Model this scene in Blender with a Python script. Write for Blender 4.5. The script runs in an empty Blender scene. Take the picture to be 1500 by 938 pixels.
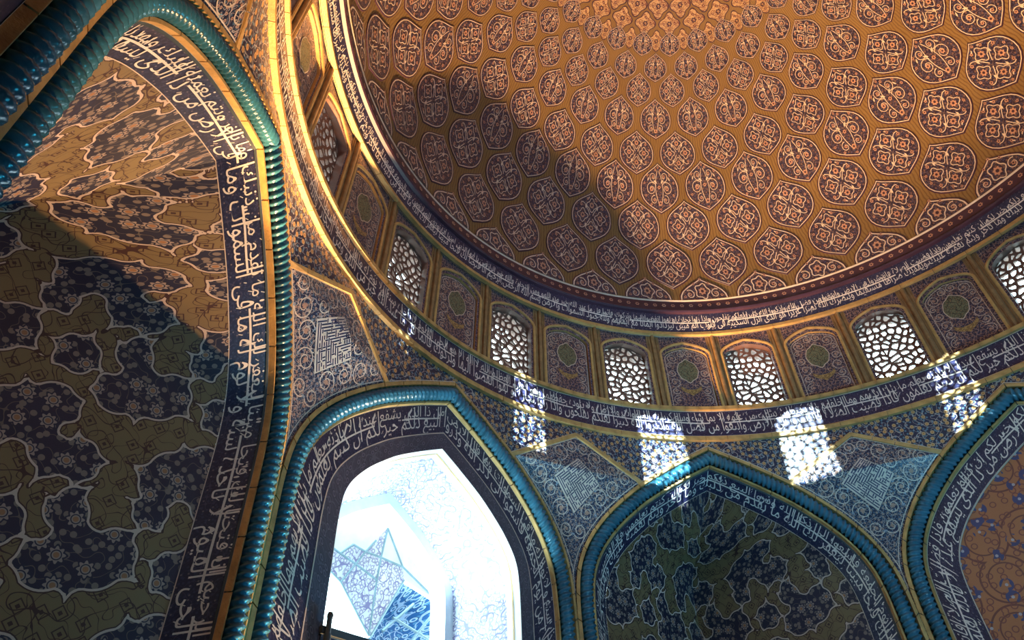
import bpy, math, random
import numpy as np
from math import pi, sin, cos, sqrt, atan2, hypot
from mathutils import Matrix, Vector

rng = random.Random(7)
D2R = pi / 180.0
SC = bpy.context.scene
COL = SC.collection

# ------------------------------------------------------------------ camera
CAM = (-6.32030, -6.75064, 0.0)
RCAM = ((0.998609, 0.006131, 0.052365), (-0.042518, 0.680951, 0.731093), (-0.031175, -0.732303, 0.680265))
cd = bpy.data.cameras.new('camera')
cd.sensor_width = 36.0
cd.sensor_fit = 'HORIZONTAL'
cd.lens = 1050.493 / 1500.0 * 36.0
cd.clip_start = 0.02
cd.clip_end = 500
cam = bpy.data.objects.new('camera', cd)
COL.objects.link(cam)
M = Matrix(((RCAM[0][0], -RCAM[0][1], -RCAM[0][2], CAM[0]),
            (RCAM[1][0], -RCAM[1][1], -RCAM[1][2], CAM[1]),
            (RCAM[2][0], -RCAM[2][1], -RCAM[2][2], CAM[2]),
            (0, 0, 0, 1)))
cam.matrix_world = M
SC.camera = cam

# ------------------------------------------------------------------ sky, sun, added lamps, exposure
SC.view_settings.view_transform = 'Standard'
SC.view_settings.look = 'None'
SC.view_settings.exposure = 0.0
SC.view_settings.gamma = 1.0
SC.view_settings.use_curve_mapping = False
w = bpy.data.worlds.new('sky')
SC.world = w
w.use_nodes = True
bg = w.node_tree.nodes['Background']
bg.inputs['Color'].default_value = (0.62, 0.92, 1.0, 1)
bg.inputs['Strength'].default_value = 15.0

def frame_pt(phi, s, ap, z):
    """phi in degrees; s to the viewer's left, ap outward from the dome axis."""
    n = (-sin(phi * D2R), cos(phi * D2R)); t = (-cos(phi * D2R), -sin(phi * D2R))
    return Vector((n[0] * ap + t[0] * s, n[1] * ap + t[1] * s, z))

def light(name, kind, loc, energy, color, aim=None, **kw):
    l = bpy.data.lights.new(name, kind)
    l.energy = energy
    l.color = color
    for k, v in kw.items():
        setattr(l, k, v)
    o = bpy.data.objects.new(name, l)
    COL.objects.link(o)
    o.location = loc
    if aim is not None:
        o.rotation_euler = (Vector(aim) - Vector(loc)).to_track_quat('-Z', 'Y').to_euler()
    return o

SUN_AZ, SUN_EL = -2.0, 7.4
sd = Vector((-sin(SUN_AZ * D2R) * cos(SUN_EL * D2R), cos(SUN_AZ * D2R) * cos(SUN_EL * D2R), -sin(SUN_EL * D2R)))
light('sun', 'SUN', (0, -40, 20), 60.0, (0.72, 0.93, 1.0), (Vector((0, -40, 20)) + sd), angle=0.33 * D2R)
WARM = (1.0, 0.54, 0.21)
# added warm spots: one behind the hole under the window, two near the floor
light('added_dome_spot', 'SPOT', frame_pt(45, -0.14, 10.6, -1.55), 80000, WARM, (-2.5, 1.0, 21.0), spot_size=66 * D2R, spot_blend=0.55, shadow_soft_size=0.05)
light('niche_fill_spot', 'SPOT', frame_pt(45, -3.0, 9.63, -1.5), 16000, WARM, frame_pt(45, 9.6, 7.2, 8.4),
      spot_size=37 * D2R, spot_blend=0.5, shadow_soft_size=0.08)
light('kite_fill_spot', 'SPOT', frame_pt(45, -4.0, 8.3, -1.5), 5500, WARM, frame_pt(67.5, 0.1, 9.6, 9.6),
      spot_size=25 * D2R, spot_blend=0.7, shadow_soft_size=0.08)
# added cool fill lights low in the room; no opening stands there
light('cool_fill', 'AREA', frame_pt(-135, 0, 8.6, -0.2), 480, (0.20, 0.66, 1.0), (0.0, 8.0, 12.0), shape='RECTANGLE', size=5.0, size_y=3.0, spread=82 * D2R)

light('cool_fill_two', 'AREA', frame_pt(-45, 4.5, 8.4, -0.6), 120, (0.04, 0.62, 1.0), frame_pt(90, -2.0, 11, 5), shape='RECTANGLE', size=3.0, size_y=2.0, spread=50 * D2R)
# added cool spot hidden behind the sill, brightening the cable moulding and passage
light('cable_fill_spot', 'SPOT', frame_pt(45, -0.3, 10.15, 4.47), 1300, (0.62, 0.92, 1.0), frame_pt(45, -0.3, 9.75, 9.5), spot_size=105 * D2R, spot_blend=0.35, shadow_soft_size=0.12)

FLOOR = -1.6
AP = 9.6
VR = AP / cos(22.5 * D2R)

# ------------------------------------------------------------------ materials
def new_mat(name):
    m = bpy.data.materials.new(name)
    m.use_nodes = True
    nt = m.node_tree
    return m, nt, nt.nodes['Principled BSDF']

class NB:
    """small helper around a node tree"""
    def __init__(self, nt):
        self.nt = nt
    def n(self, typ, **kw):
        x = self.nt.nodes.new(typ)
        for k, v in kw.items():
            setattr(x, k, v)
        return x
    def link(self, a, b):
        self.nt.links.new(a, b)
    def val(self, sock, v):
        if hasattr(v, 'is_linked'):
            self.link(v, sock)
        else:
            sock.default_value = v
    def math(self, op, a, b=0.0, clamp=False):
        x = self.n('ShaderNodeMath', operation=op)
        x.use_clamp = clamp
        self.val(x.inputs[0], a)
        self.val(x.inputs[1], b)
        return x.outputs[0]
    def mix(self, fac, a, b):
        x = self.n('ShaderNodeMix', data_type='RGBA')
        self.val(x.inputs[0], fac)
        self.val(x.inputs[6], a if hasattr(a, 'is_linked') else (*a, 1))
        self.val(x.inputs[7], b if hasattr(b, 'is_linked') else (*b, 1))
        return x.outputs[2]
    def uv(self):
        return self.n('ShaderNodeUVMap', uv_map='UVMap').outputs[0]
    def noise(self, vec, scale, detail=0.0, rough=0.5, dim='2D'):
        x = self.n('ShaderNodeTexNoise', noise_dimensions=dim)
        self.link(vec, x.inputs['Vector'])
        x.inputs['Scale'].default_value = scale
        x.inputs['Detail'].default_value = detail
        x.inputs['Roughness'].default_value = rough
        return x.outputs[0]
    def voro(self, vec, scale, rand=1.0, dist='EUCLIDEAN', dim='2D'):
        x = self.n('ShaderNodeTexVoronoi', voronoi_dimensions=dim, distance=dist)
        self.link(vec, x.inputs['Vector'])
        x.inputs['Scale'].default_value = scale
        x.inputs['Randomness'].default_value = rand
        return x.outputs['Distance'], x.outputs['Color']
    def petals(self, vec, scale, rand):
        x = self.n('ShaderNodeTexVoronoi', voronoi_dimensions='2D')
        self.link(vec, x.inputs['Vector'])
        x.inputs['Scale'].default_value = scale
        x.inputs['Randomness'].default_value = rand
        df = self.n('ShaderNodeVectorMath', operation='SUBTRACT')
        self.link(vec, df.inputs[0]); self.link(x.outputs['Position'], df.inputs[1])
        sp = self.n('ShaderNodeSeparateXYZ')
        self.link(df.outputs[0], sp.inputs[0])
        return x.outputs['Distance'], self.math('ARCTAN2', sp.outputs[1], sp.outputs[0])
    def less(self, a, b):
        return self.math('LESS_THAN', a, b)
    def band(self, a, c, wdt):
        return self.math('LESS_THAN', self.math('ABSOLUTE', self.math('SUBTRACT', a, c)), wdt)

def plain(name, col, rough=0.5, var=0.25, scale=3.0, bump=0.0):
    m, nt, b = new_mat(name)
    B = NB(nt)
    tc = B.n('ShaderNodeTexCoord').outputs['Object']
    f = B.noise(tc, scale, 3.0, 0.6, '3D')
    dark = tuple(c * (1 - var) for c in col)
    lite = tuple(min(1, c * (1 + var)) for c in col)
    r = B.n('ShaderNodeMapRange')
    B.link(f, r.inputs[0])
    r.inputs[1].default_value = 0.3
    r.inputs[2].default_value = 0.7
    B.link(B.mix(r.outputs[0], dark, lite), b.inputs['Base Color'])
    b.inputs['Roughness'].default_value = rough
    if bump:
        bp = B.n('ShaderNodeBump')
        bp.inputs['Strength'].default_value = bump
        bp.inputs['Distance'].default_value = 0.02
        f2 = B.noise(tc, scale * 8, 2.0, 0.6, '3D')
        B.link(f2, bp.inputs['Height'])
        B.link(bp.outputs[0], b.inputs['Normal'])
    return m

def tile(name, base, vine, f1, f2, scale=6.0, vw=0.02, vs=None, leaf=None, rough=0.35, rand=0.7, fr=0.30):
    """glazed mosaic: ground, curling vine lines, small two-colour flowers and leaves"""
    m, nt, b = new_mat(name)
    B = NB(nt)
    uv = B.uv()
    c = B.mix(B.noise(uv, 1.2, 2.0), tuple(x * 0.75 for x in base), tuple(x * 1.25 for x in base))
    if leaf is not None:
        d2, col2 = B.voro(uv, scale * 1.9, 1.0)
        c = B.mix(B.less(d2, 0.24), c, leaf)
    nz = B.noise(uv, (vs or scale * 0.75), 0.0)
    c = B.mix(B.band(nz, 0.5, vw), c, vine)
    nz2 = B.noise(uv, (vs or scale * 0.75) * 1.6, 0.0)
    c = B.mix(B.band(nz2, 0.46, vw * 0.8), c, vine)
    d, col = B.voro(uv, scale, rand)
    c = B.mix(B.less(d, fr), c, tuple(x * 0.5 for x in base))
    c = B.mix(B.less(d, fr * 0.83), c, f1)
    c = B.mix(B.less(d, fr * 0.42), c, f2)
    B.link(c, b.inputs['Base Color'])
    b.inputs['Roughness'].default_value = rough
    return m

NAVY = (0.022, 0.026, 0.085)
PLUM = (0.045, 0.020, 0.040)
CREAM = (0.62, 0.52, 0.43)
OCHRE = (0.50, 0.30, 0.10)
M = {}
M['navy'] = plain('navy_glaze', NAVY, 0.3)
M['plum'] = plain('dark_plum_glaze', PLUM, 0.35)
M['cream'] = plain('cream_glaze', CREAM, 0.35, 0.15)
M['letter'] = plain('white_letter_glaze', (0.74, 0.68, 0.62), 0.35, 0.12)
M['gold'] = plain('ochre_brick_trim', (0.52, 0.31, 0.11), 0.45, 0.25, 4.0, 0.3)
M['ribtan'] = plain('brown_ribbed_trim', (0.26, 0.15, 0.065), 0.5, 0.3, 5.0)
M['turq'] = plain('turquoise_glaze', (0.030, 0.130, 0.195), 0.2, 0.3, 2.0)
M['bed'] = plain('dark_joint_bed', (0.035, 0.05, 0.06), 0.6)
M['rose'] = plain('rose_flower_glaze', (0.44, 0.25, 0.18), 0.35, 0.2)
M['pale'] = plain('pale_blue_glaze', (0.20, 0.34, 0.46), 0.35, 0.2)
M['olive'] = tile('olive_cartouche_mosaic', (0.16, 0.17, 0.10), (0.03, 0.03, 0.02), (0.09, 0.08, 0.05), (0.3, 0.22, 0.1), 9, 0.04)
M['ochre_cart'] = tile('ochre_cartouche_mosaic', (0.42, 0.26, 0.09), (0.10, 0.05, 0.02), (0.2, 0.1, 0.03), (0.3, 0.2, 0.08), 9, 0.03)
M['medal'] = tile('medallion_mosaic', (0.018, 0.013, 0.038), (0.15, 0.10, 0.10), (0.22, 0.13, 0.10), (0.07, 0.04, 0.06), 6.5, 0.018, leaf=(0.05, 0.06, 0.15), fr=0.22)
M['drumtile'] = tile('drum_panel_mosaic', (0.026, 0.018, 0.045), (0.36, 0.24, 0.22), (0.34, 0.20, 0.15), (0.10, 0.05, 0.07), 9, 0.03, leaf=(0.05, 0.055, 0.12), fr=0.25)
M['spandrel'] = tile('spandrel_flower_mosaic', (0.015, 0.018, 0.052), (0.42, 0.36, 0.33), (0.52, 0.33, 0.17), (0.50, 0.22, 0.05), 5.2, 0.022, leaf=(0.10, 0.20, 0.28), fr=0.30)
M['kite'] = tile('kite_ground_mosaic', (0.014, 0.016, 0.050), (0.44, 0.36, 0.33), (0.48, 0.34, 0.28), (0.20, 0.09, 0.08), 8.5, 0.024, leaf=(0.06, 0.12, 0.20), fr=0.25)
M['band'] = tile('inscription_ground_mosaic', (0.014, 0.016, 0.052), (0.06, 0.05, 0.10), (0.10, 0.10, 0.16), (0.2, 0.13, 0.12), 7, 0.012, leaf=(0.03, 0.035, 0.09), fr=0.13)
M['border'] = tile('dark_border_mosaic', (0.060, 0.062, 0.095), (0.10, 0.10, 0.14), (0.13, 0.12, 0.17), (0.05, 0.05, 0.09), 5, 0.03, fr=0.3)
M['dots'] = tile('dotted_border_mosaic', (0.030, 0.016, 0.030), (0.05, 0.03, 0.05), (0.4, 0.22, 0.15), (0.5, 0.35, 0.25), 5, 0.01, fr=0.2)
M['lattice'] = plain('brown_stucco_lattice', (0.16, 0.075, 0.055), 0.6)
M['floor'] = plain('dark_carpet_floor', (0.05, 0.04, 0.045), 0.8)
M['plaster'] = plain('outer_plaster', (0.4, 0.35, 0.28), 0.8)
M['pale_tile'] = tile('pale_lilac_mosaic', (0.66, 0.66, 0.72), (0.20, 0.18, 0.36), (0.32, 0.29, 0.48), (0.75, 0.75, 0.78), 5.0, 0.04, leaf=(0.42, 0.38, 0.55), rough=0.5, fr=0.3)
M['pale_plain'] = plain('pale_plaster', (0.74, 0.76, 0.78), 0.6, 0.08)
M['blue_tile'] = tile('blue_semidome_mosaic', (0.03, 0.13, 0.33), (0.5, 0.62, 0.75), (0.55, 0.68, 0.8), (0.06, 0.2, 0.4), 4.5, 0.04, leaf=(0.12, 0.32, 0.5), fr=0.28)

def dome_mat():
    m, nt, b = new_mat('ochre_dome_brick')
    B = NB(nt)
    uv = B.uv()
    mp = B.n('ShaderNodeMapping')
    B.link(uv, mp.inputs[0])
    mp.inputs['Scale'].default_value = (1, 1, 1)
    wv = B.n('ShaderNodeTexWave', wave_type='BANDS', bands_direction='X')
    B.link(mp.outputs[0], wv.inputs[0])
    wv.inputs['Scale'].default_value = 3.4
    wv.inputs['Distortion'].default_value = 5.0
    wv.inputs['Detail'].default_value = 2.0
    wv.inputs['Detail Scale'].default_value = 0.8
    line = B.math('POWER', wv.outputs['Fac'], 3.0)
    c = B.mix(B.noise(uv, 0.8, 3.0), (0.16, 0.099, 0.039), (0.21, 0.133, 0.054))
    c = B.mix(B.math('MULTIPLY', line, 0.75), c, (0.10, 0.05, 0.02))
    B.link(c, b.inputs['Base Color'])
    b.inputs['Roughness'].default_value = 0.5
    bp = B.n('ShaderNodeBump')
    bp.inputs['Strength'].default_value = 0.25
    bp.inputs['Distance'].default_value = 0.01
    B.link(line, bp.inputs['Height'])
    B.link(bp.outputs[0], b.inputs['Normal'])
    return m
M['dome'] = dome_mat()

def cloud_mat(name, ground_a, ground_b, gline, cloud, outline, f1, f2):
    """field of the niches: the cloud attribute is the distance to the outline of the cartouches"""
    m, nt, b = new_mat(name)
    B = NB(nt)
    uv = B.uv()
    sdf = B.n('ShaderNodeAttribute', attribute_name='cloud').outputs['Fac']
    # ground: diamonds and dark tendrils
    g = B.mix(B.noise(uv, 0.9, 2.0), ground_a, ground_b)
    nz = B.noise(uv, 2.6, 0.0)
    g = B.mix(B.band(nz, 0.5, 0.012), g, gline)
    nz = B.noise(uv, 4.4, 0.0)
    g = B.mix(B.band(nz, 0.47, 0.012), g, gline)
    d, _ = B.voro(uv, 3.2, 0.6, 'MANHATTAN')
    g = B.mix(B.band(d, 0.30, 0.035), g, gline)
    g = B.mix(B.less(d, 0.11), g, gline)
    # cloud: flowers of two sizes
    c = B.mix(B.noise(uv, 1.0, 1.0), tuple(x * 0.7 for x in cloud), tuple(x * 1.3 for x in cloud))
    nz = B.noise(uv, 5.0, 0.0)
    c = B.mix(B.band(nz, 0.5, 0.016), c, tuple(0.35 * x + 0.01 for x in f1))
    d, _ = B.voro(uv, 6.2, 0.9)
    c = B.mix(B.less(d, 0.27), c, tuple(0.6 * x for x in f1))
    d, ang = B.petals(uv, 2.5, 0.6)
    rim = B.math('ADD', 0.24, B.math('MULTIPLY', B.math('SINE', B.math('MULTIPLY', ang, 8.0)), 0.045))
    c = B.mix(B.less(d, B.math('ADD', rim, 0.07)), c, cloud)
    c = B.mix(B.less(d, rim), c, f1)
    c = B.mix(B.band(d, 0.15, 0.018), c, cloud)
    c = B.mix(B.less(d, 0.09), c, f2)
    r = B.mix(B.less(sdf, 0.0), g, c)
    r = B.mix(B.band(sdf, 0.020, 0.012), r, gline)
    r = B.mix(B.band(sdf, 0.0, 0.015), r, outline)
    B.link(r, b.inputs['Base Color'])
    b.inputs['Roughness'].default_value = 0.5
    return m
M['cloud'] = cloud_mat('cloud_band_mosaic', (0.165, 0.115, 0.055), (0.22, 0.15, 0.07), (0.05, 0.018, 0.018),
                       (0.014, 0.014, 0.040), (0.56, 0.44, 0.37), (0.32, 0.25, 0.22), (0.32, 0.15, 0.07))

def scroll_field_mat():
    m, nt, b = new_mat('orange_scroll_mosaic')
    B = NB(nt)
    uv = B.uv()
    c = B.mix(B.noise(uv, 0.8, 2.0), (0.40, 0.15, 0.07), (0.48, 0.19, 0.085))
    d, _ = B.voro(uv, 0.85, 0.5)
    c = B.mix(B.band(d, 0.44, 0.018), c, (0.18, 0.06, 0.05))
    c = B.mix(B.band(d, 0.30, 0.014), c, (0.18, 0.06, 0.05))
    d, _ = B.voro(uv, 4.2, 0.8)
    c = B.mix(B.band(d, 0.26, 0.05), c, (0.22, 0.07, 0.06))
    d, _ = B.voro(uv, 2.1, 1.0)
    nz = B.noise(uv, 5, 1.0)
    c = B.mix(B.math('MULTIPLY', B.less(d, 0.30), B.math('GREATER_THAN', nz, 0.5)), c, (0.06, 0.07, 0.18))
    c = B.mix(B.less(d, 0.07), c, (0.45, 0.40, 0.45))
    B.link(c, b.inputs['Base Color'])
    b.inputs['Roughness'].default_value = 0.35
    return m
M['orange'] = scroll_field_mat()

# ------------------------------------------------------------------ mesh tools
class MB:
    def __init__(self):
        self.v = []; self.f = []; self.m = []; self.u = []; self.n = 0
    def add(self, verts, faces, mat=0, uv=None):
        verts = np.asarray(verts, float).reshape(-1, 3)
        base = self.n
        self.v.append(verts)
        self.u.append(np.zeros((len(verts), 2)) if uv is None else np.asarray(uv, float).reshape(-1, 2))
        if isinstance(faces, np.ndarray):
            fl = (faces + base).tolist()
        else:
            fl = [[i + base for i in f] for f in faces]
        self.f += fl
        self.m += ([mat] * len(fl)) if isinstance(mat, int) else list(mat)
        self.n += len(verts)
    def grid(self, P, mat=0, uv=None, flip=False, closed=False):
        P = np.asarray(P, float)
        a, b = P.shape[:2]
        idx = np.arange(a * b).reshape(a, b)
        if closed:
            idx = np.concatenate([idx, idx[:, :1]], 1)
        q = np.stack([idx[:-1, :-1], idx[1:, :-1], idx[1:, 1:], idx[:-1, 1:]], -1).reshape(-1, 4)
        if flip:
            q = q[:, ::-1]
        self.add(P.reshape(-1, 3), q, mat, None if uv is None else np.asarray(uv).reshape(-1, 2))
    def box8(self, c, mat=0):
        """c: 8 corners, bottom ring then top ring"""
        self.add(c, [(0, 3, 2, 1), (4, 5, 6, 7), (0, 1, 5, 4), (1, 2, 6, 5), (2, 3, 7, 6), (3, 0, 4, 7)], mat)
    def mesh(self, name, mats, smooth=False):
        me = bpy.data.meshes.new(name)
        V = np.concatenate(self.v)
        me.from_pydata(V.tolist(), [], self.f)
        for mm in mats:
            me.materials.append(M[mm] if isinstance(mm, str) else mm)
        if len(mats) > 1:
            me.polygons.foreach_set('material_index', self.m)
        uvl = me.uv_layers.new(name='UVMap')
        li = np.empty(len(me.loops), np.int32)
        me.loops.foreach_get('vertex_index', li)
        uvl.data.foreach_set('uv', np.concatenate(self.u)[li].astype(np.float32).ravel())
        if smooth:
            me.polygons.foreach_set('use_smooth', np.ones(len(me.polygons), bool))
        me.update()
        return me

def tag(o, label=None, cat=None, group=None, kind=None):
    for k, v in (('label', label), ('category', cat), ('group', group), ('kind', kind)):
        if v:
            o[k] = v
    return o

def link(name, data, parent=None, rz=0.0, loc=(0, 0, 0)):
    o = bpy.data.objects.new(name, data)
    COL.objects.link(o)
    o.location = loc
    o.rotation_euler = (0, 0, rz)
    if parent is not None:
        o.parent = parent
    return o

class Flat:
    """flat ornament collected in pattern coordinates, mapped to a surface afterwards"""
    def __init__(self):
        self.p = []; self.l = []; self.f = []; self.m = []; self.n = 0
    def add(self, pts, faces, mat, lev):
        pts = np.asarray(pts, float)
        self.p.append(pts)
        self.l.append(np.full(len(pts), float(lev)))
        self.f += [[i + self.n for i in f] for f in faces]
        self.m += [mat] * len(faces)
        self.n += len(pts)
    def ribbon(self, pts, wd, mat=0, lev=1, closed=False):
        pts = np.asarray(pts, float)
        if closed:
            t = np.roll(pts, -1, 0) - np.roll(pts, 1, 0)
        else:
            t = np.gradient(pts, axis=0)
        t /= np.maximum(np.linalg.norm(t, axis=1, keepdims=True), 1e-9)
        n = np.stack([-t[:, 1], t[:, 0]], 1)
        wd = np.broadcast_to(np.asarray(wd, float), (len(pts),))[:, None] * 0.5
        k = len(pts)
        P = np.concatenate([pts + n * wd, pts - n * wd])
        r = range(k if closed else k - 1)
        self.add(P, [(i, (i + 1) % k, k + (i + 1) % k, k + i) for i in r], mat, lev)
    def fan(self, pts, mat=0, lev=1):
        pts = np.asarray(pts, float)
        k = len(pts)
        P = np.concatenate([pts, pts.mean(0, keepdims=True)])
        self.add(P, [(i, (i + 1) % k, k) for i in range(k)], mat, lev)
    def flower(self, c, r, m1, m2, n=6, lev=2, rot=0.0):
        a = np.arange(2 * n) * pi / n + rot
        rr = np.where(np.arange(2 * n) % 2 == 0, r, r * 0.68)
        self.fan(np.stack([c[0] + rr * np.cos(a), c[1] + rr * np.sin(a)], 1), m1, lev)
        a = np.arange(6) * pi / 3
        self.fan(np.stack([c[0] + r * 0.4 * np.cos(a), c[1] + r * 0.4 * np.sin(a)], 1), m2, lev + 1)
    def leaf(self, c, ang, l, mat, lev=2):
        q = np.array([(0, 0), (0.35, 0.2), (0.7, 0.14), (1, 0), (0.7, -0.08), (0.35, -0.12)]) * l
        ca, sa = cos(ang), sin(ang)
        self.fan(np.stack([c[0] + q[:, 0] * ca - q[:, 1] * sa, c[1] + q[:, 0] * sa + q[:, 1] * ca], 1), mat, lev)
    def spiral(self, c, r, a0, turns, sgn, wd, mat, lev=1, k=26):
        t = np.linspace(0, 1, k)
        rr = r * (1 - 0.80 * t)
        a = a0 + sgn * t * turns * 2 * pi
        P = np.stack([c[0] + rr * np.cos(a), c[1] + rr * np.sin(a)], 1)
        self.ribbon(P, wd * (1 - 0.35 * t), mat, lev)
        return P
    def scrolls(self, inside, box, r, wd, mats, R, mirror=False, fill=1.0):
        """curling stems with a flower in each eye, leaves, and small flowers between"""
        line, f1, f2, f3 = mats
        x0, x1, y0, y1 = box
        pts = []
        for it in range(7000):
            x, y = R.uniform(x0, x1), R.uniform(y0, y1)
            rr = r * (1.15 - 0.70 * it / 7000)
            if mirror and x < rr * 0.95:
                continue
            if not all(inside(x + rr * 0.9 * cos(a), y + rr * 0.9 * sin(a)) for a in np.arange(8) * pi / 4):
                continue
            if any(hypot(x - q[0], y - q[1]) < (rr + q[2]) * 0.97 for q in pts):
                continue
            pts.append((x, y, rr))
        sides = (1, -1) if mirror else (1,)
        small = []
        for (x, y, rr) in pts:
            a0 = R.uniform(0, 2 * pi); sg = R.choice((1, -1)); tr = R.uniform(1.25, 1.7)
            lv = [(R.uniform(0, 1), R.choice((1, -1))) for _ in range(4)]
            for sd_ in sides:
                aa = a0 if sd_ > 0 else pi - a0
                P = self.spiral((sd_ * x, y), rr, aa, tr, sg * sd_, wd, line)
                self.flower((sd_ * x, y), rr * 0.26, f1, f2, 6, 2, aa)
                for (t_, s_) in lv:
                    i = int(2 + t_ * 14)
                    d = P[i + 1] - P[i]
                    self.leaf(P[i], atan2(d[1], d[0]) + s_ * 0.9, rr * 0.3, line)
                self.flower(P[0], rr * 0.16, f3, f2, 5, 2)
        nf = int(len(pts) * 3 * fill)
        for _ in range(nf * 4):
            if len(small) >= nf:
                break
            x, y = R.uniform(0 if mirror else x0, x1), R.uniform(y0, y1)
            if not inside(x, y) or any(hypot(x - q[0], y - q[1]) < q[2] * 0.55 for q in pts) or any(hypot(x - q[0], y - q[1]) < r * 0.3 for q in small):
                continue
            small.append((x, y))
            for sd_ in sides:
                self.flower((sd_ * x, y), r * R.uniform(0.10, 0.15), R.choice((f1, f3)), f2, 5, 2)
    def arrays(self):
        return np.concatenate(self.p), np.concatenate(self.l)
    def to(self, mb, fn, step=0.004):
        P, L = self.arrays()
        mb.add(fn(P, L * step), self.f, self.m, P)

def resample(P, n):
    P = np.asarray(P, float)
    d = np.concatenate([[0], np.cumsum(np.linalg.norm(np.diff(P, axis=0), axis=1))])
    t = np.linspace(0, d[-1], n)
    return np.stack([np.interp(t, d, P[:, i]) for i in range(P.shape[1])], 1)

def catmull(C, per=12):
    C = np.asarray(C, float)
    Q = np.concatenate([2 * C[:1] - C[1:2], C, 2 * C[-1:] - C[-2:-1]])
    out = []
    for i in range(1, len(Q) - 2):
        p0, p1, p2, p3 = Q[i - 1:i + 3]
        t = np.linspace(0, 1, per, endpoint=False)[:, None]
        out.append(0.5 * (2 * p1 + (p2 - p0) * t + (2 * p0 - 5 * p1 + 4 * p2 - p3) * t ** 2 + (3 * p1 - p0 - 3 * p2 + p3) * t ** 3))
    return np.concatenate(out + [C[-1:]])

# arch profile (half), from the floor up to the apex: (s, z)
KA = resample(catmull([(3.95, FLOOR), (3.95, 1.0), (3.95, 3.5), (3.95, 5.4), (3.945, 6.3), (3.89, 6.95), (3.76, 7.45), (3.50, 7.97), (3.06, 8.53),
                       (2.52, 9.03), (1.95, 9.46), (1.0, 10.02), (0, 10.53)]), 400)

def offset(d, n=150):
    """profile moved towards the opening by d (scalar or array over KA), cut at the axis"""
    t = np.gradient(KA, axis=0)
    t /= np.linalg.norm(t, axis=1, keepdims=True)
    nn = np.stack([-t[:, 1], t[:, 0]], 1)
    P = KA + nn * (np.asarray(d) if np.isscalar(d) else np.asarray(d)[:, None])
    i = np.argmax(P[:, 0] < 0) if (P[:, 0] < 0).any() else len(P)
    if i < len(P):
        f = P[i - 1, 0] / (P[i - 1, 0] - P[i, 0])
        P = np.concatenate([P[:i], [P[i - 1] + f * (P[i] - P[i - 1])]])
    return resample(P, n)

def full(H, ap):
    """half profile -> whole path from the viewer's left leg over the apex to the right leg, as local xyz (x = -s)"""
    ap = np.broadcast_to(np.asarray(ap, float), (len(H),))
    L = np.stack([-H[:, 0], ap, H[:, 1]], 1)
    Rr = L[::-1].copy()
    Rr[:, 0] *= -1
    return np.concatenate([L, Rr[1:]])

def arclen(P):
    return np.concatenate([[0], np.cumsum(np.linalg.norm(np.diff(P, axis=0), axis=1))])

class Strip:
    """surface ruled between two paths; (u, v): u metres along, v 0 inner .. 1 outer"""
    def __init__(self, inner, outer, toward):
        self.i, self.o = inner, outer
        self.u = arclen((inner + outer) / 2)
        self.L = self.u[-1]
        self.W = np.linalg.norm(outer - inner, axis=1).mean()
        t = np.gradient((inner + outer) / 2, axis=0)
        n = np.cross(t, outer - inner)
        n /= np.maximum(np.linalg.norm(n, axis=1, keepdims=True), 1e-9)
        sgn = np.sign(((np.asarray(toward) - (inner + outer) / 2) * n).sum(1, keepdims=True))
        self.nrm = n * sgn
    def at(self, u, v, h=0.0):
        g = lambda A: np.stack([np.interp(u, self.u, A[:, k]) for k in range(3)], 1)
        v = np.asarray(v)[:, None]
        h = np.broadcast_to(np.asarray(h, float), (len(u),))[:, None]
        return g(self.i) * (1 - v) + g(self.o) * v + g(self.nrm) * h
    def surf(self, mb, mat=0, v0=0.0, v1=1.0, h=0.0, nv=3):
        vs = np.linspace(v0, v1, nv)
        P = np.stack([self.at(self.u, np.full(len(self.u), v), h) for v in vs], 1)
        uv = np.stack([np.repeat(self.u[:, None], nv, 1), np.repeat(vs[None] * self.W, len(self.u), 0)], -1)
        mb.grid(P, mat, uv)

# ------------------------------------------------------------------ Arabic lettering
FORMS = {'ا': 0xFE8D, 'ب': 0xFE8F, 'ة': 0xFE93, 'ت': 0xFE95, 'ث': 0xFE99, 'ج': 0xFE9D, 'ح': 0xFEA1, 'خ': 0xFEA5, 'د': 0xFEA9, 'ذ': 0xFEAB, 'ر': 0xFEAD,
         'ز': 0xFEAF, 'س': 0xFEB1, 'ش': 0xFEB5, 'ص': 0xFEB9, 'ض': 0xFEBD, 'ط': 0xFEC1, 'ظ': 0xFEC5, 'ع': 0xFEC9, 'غ': 0xFECD, 'ف': 0xFED1, 'ق': 0xFED5,
         'ك': 0xFED9, 'ل': 0xFEDD, 'م': 0xFEE1, 'ن': 0xFEE5, 'ه': 0xFEE9, 'و': 0xFEED, 'ى': 0xFEEF, 'ي': 0xFEF1, 'ئ': 0xFE89, 'ء': 0xFE80}
NOJOIN = set('اةدذرزوىء')
def shape_text(s):
    out = []
    i = 0
    prev = False
    while i < len(s):
        ch = s[i]
        if ch not in FORMS:
            out.append(' '); prev = False; i += 1; continue
        if ch == 'ل' and i + 1 < len(s) and s[i + 1] == 'ا':
            out.append(chr(0xFEFB + (1 if prev else 0))); prev = False; i += 2; continue
        nxt = i + 1 < len(s) and s[i + 1] in FORMS and s[i + 1] != 'ء'
        jn = ch not in NOJOIN and nxt
        b = FORMS[ch]
        if ch == 'ء':
            out.append(chr(b)); prev = False
        else:
            two = ch in NOJOIN
            k = (1 if prev else 0) if two else ((3 if prev and jn else 1 if prev else 2 if jn else 0))
            out.append(chr(b + k)); prev = jn
        i += 1
    return ''.join(reversed(out))

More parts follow.
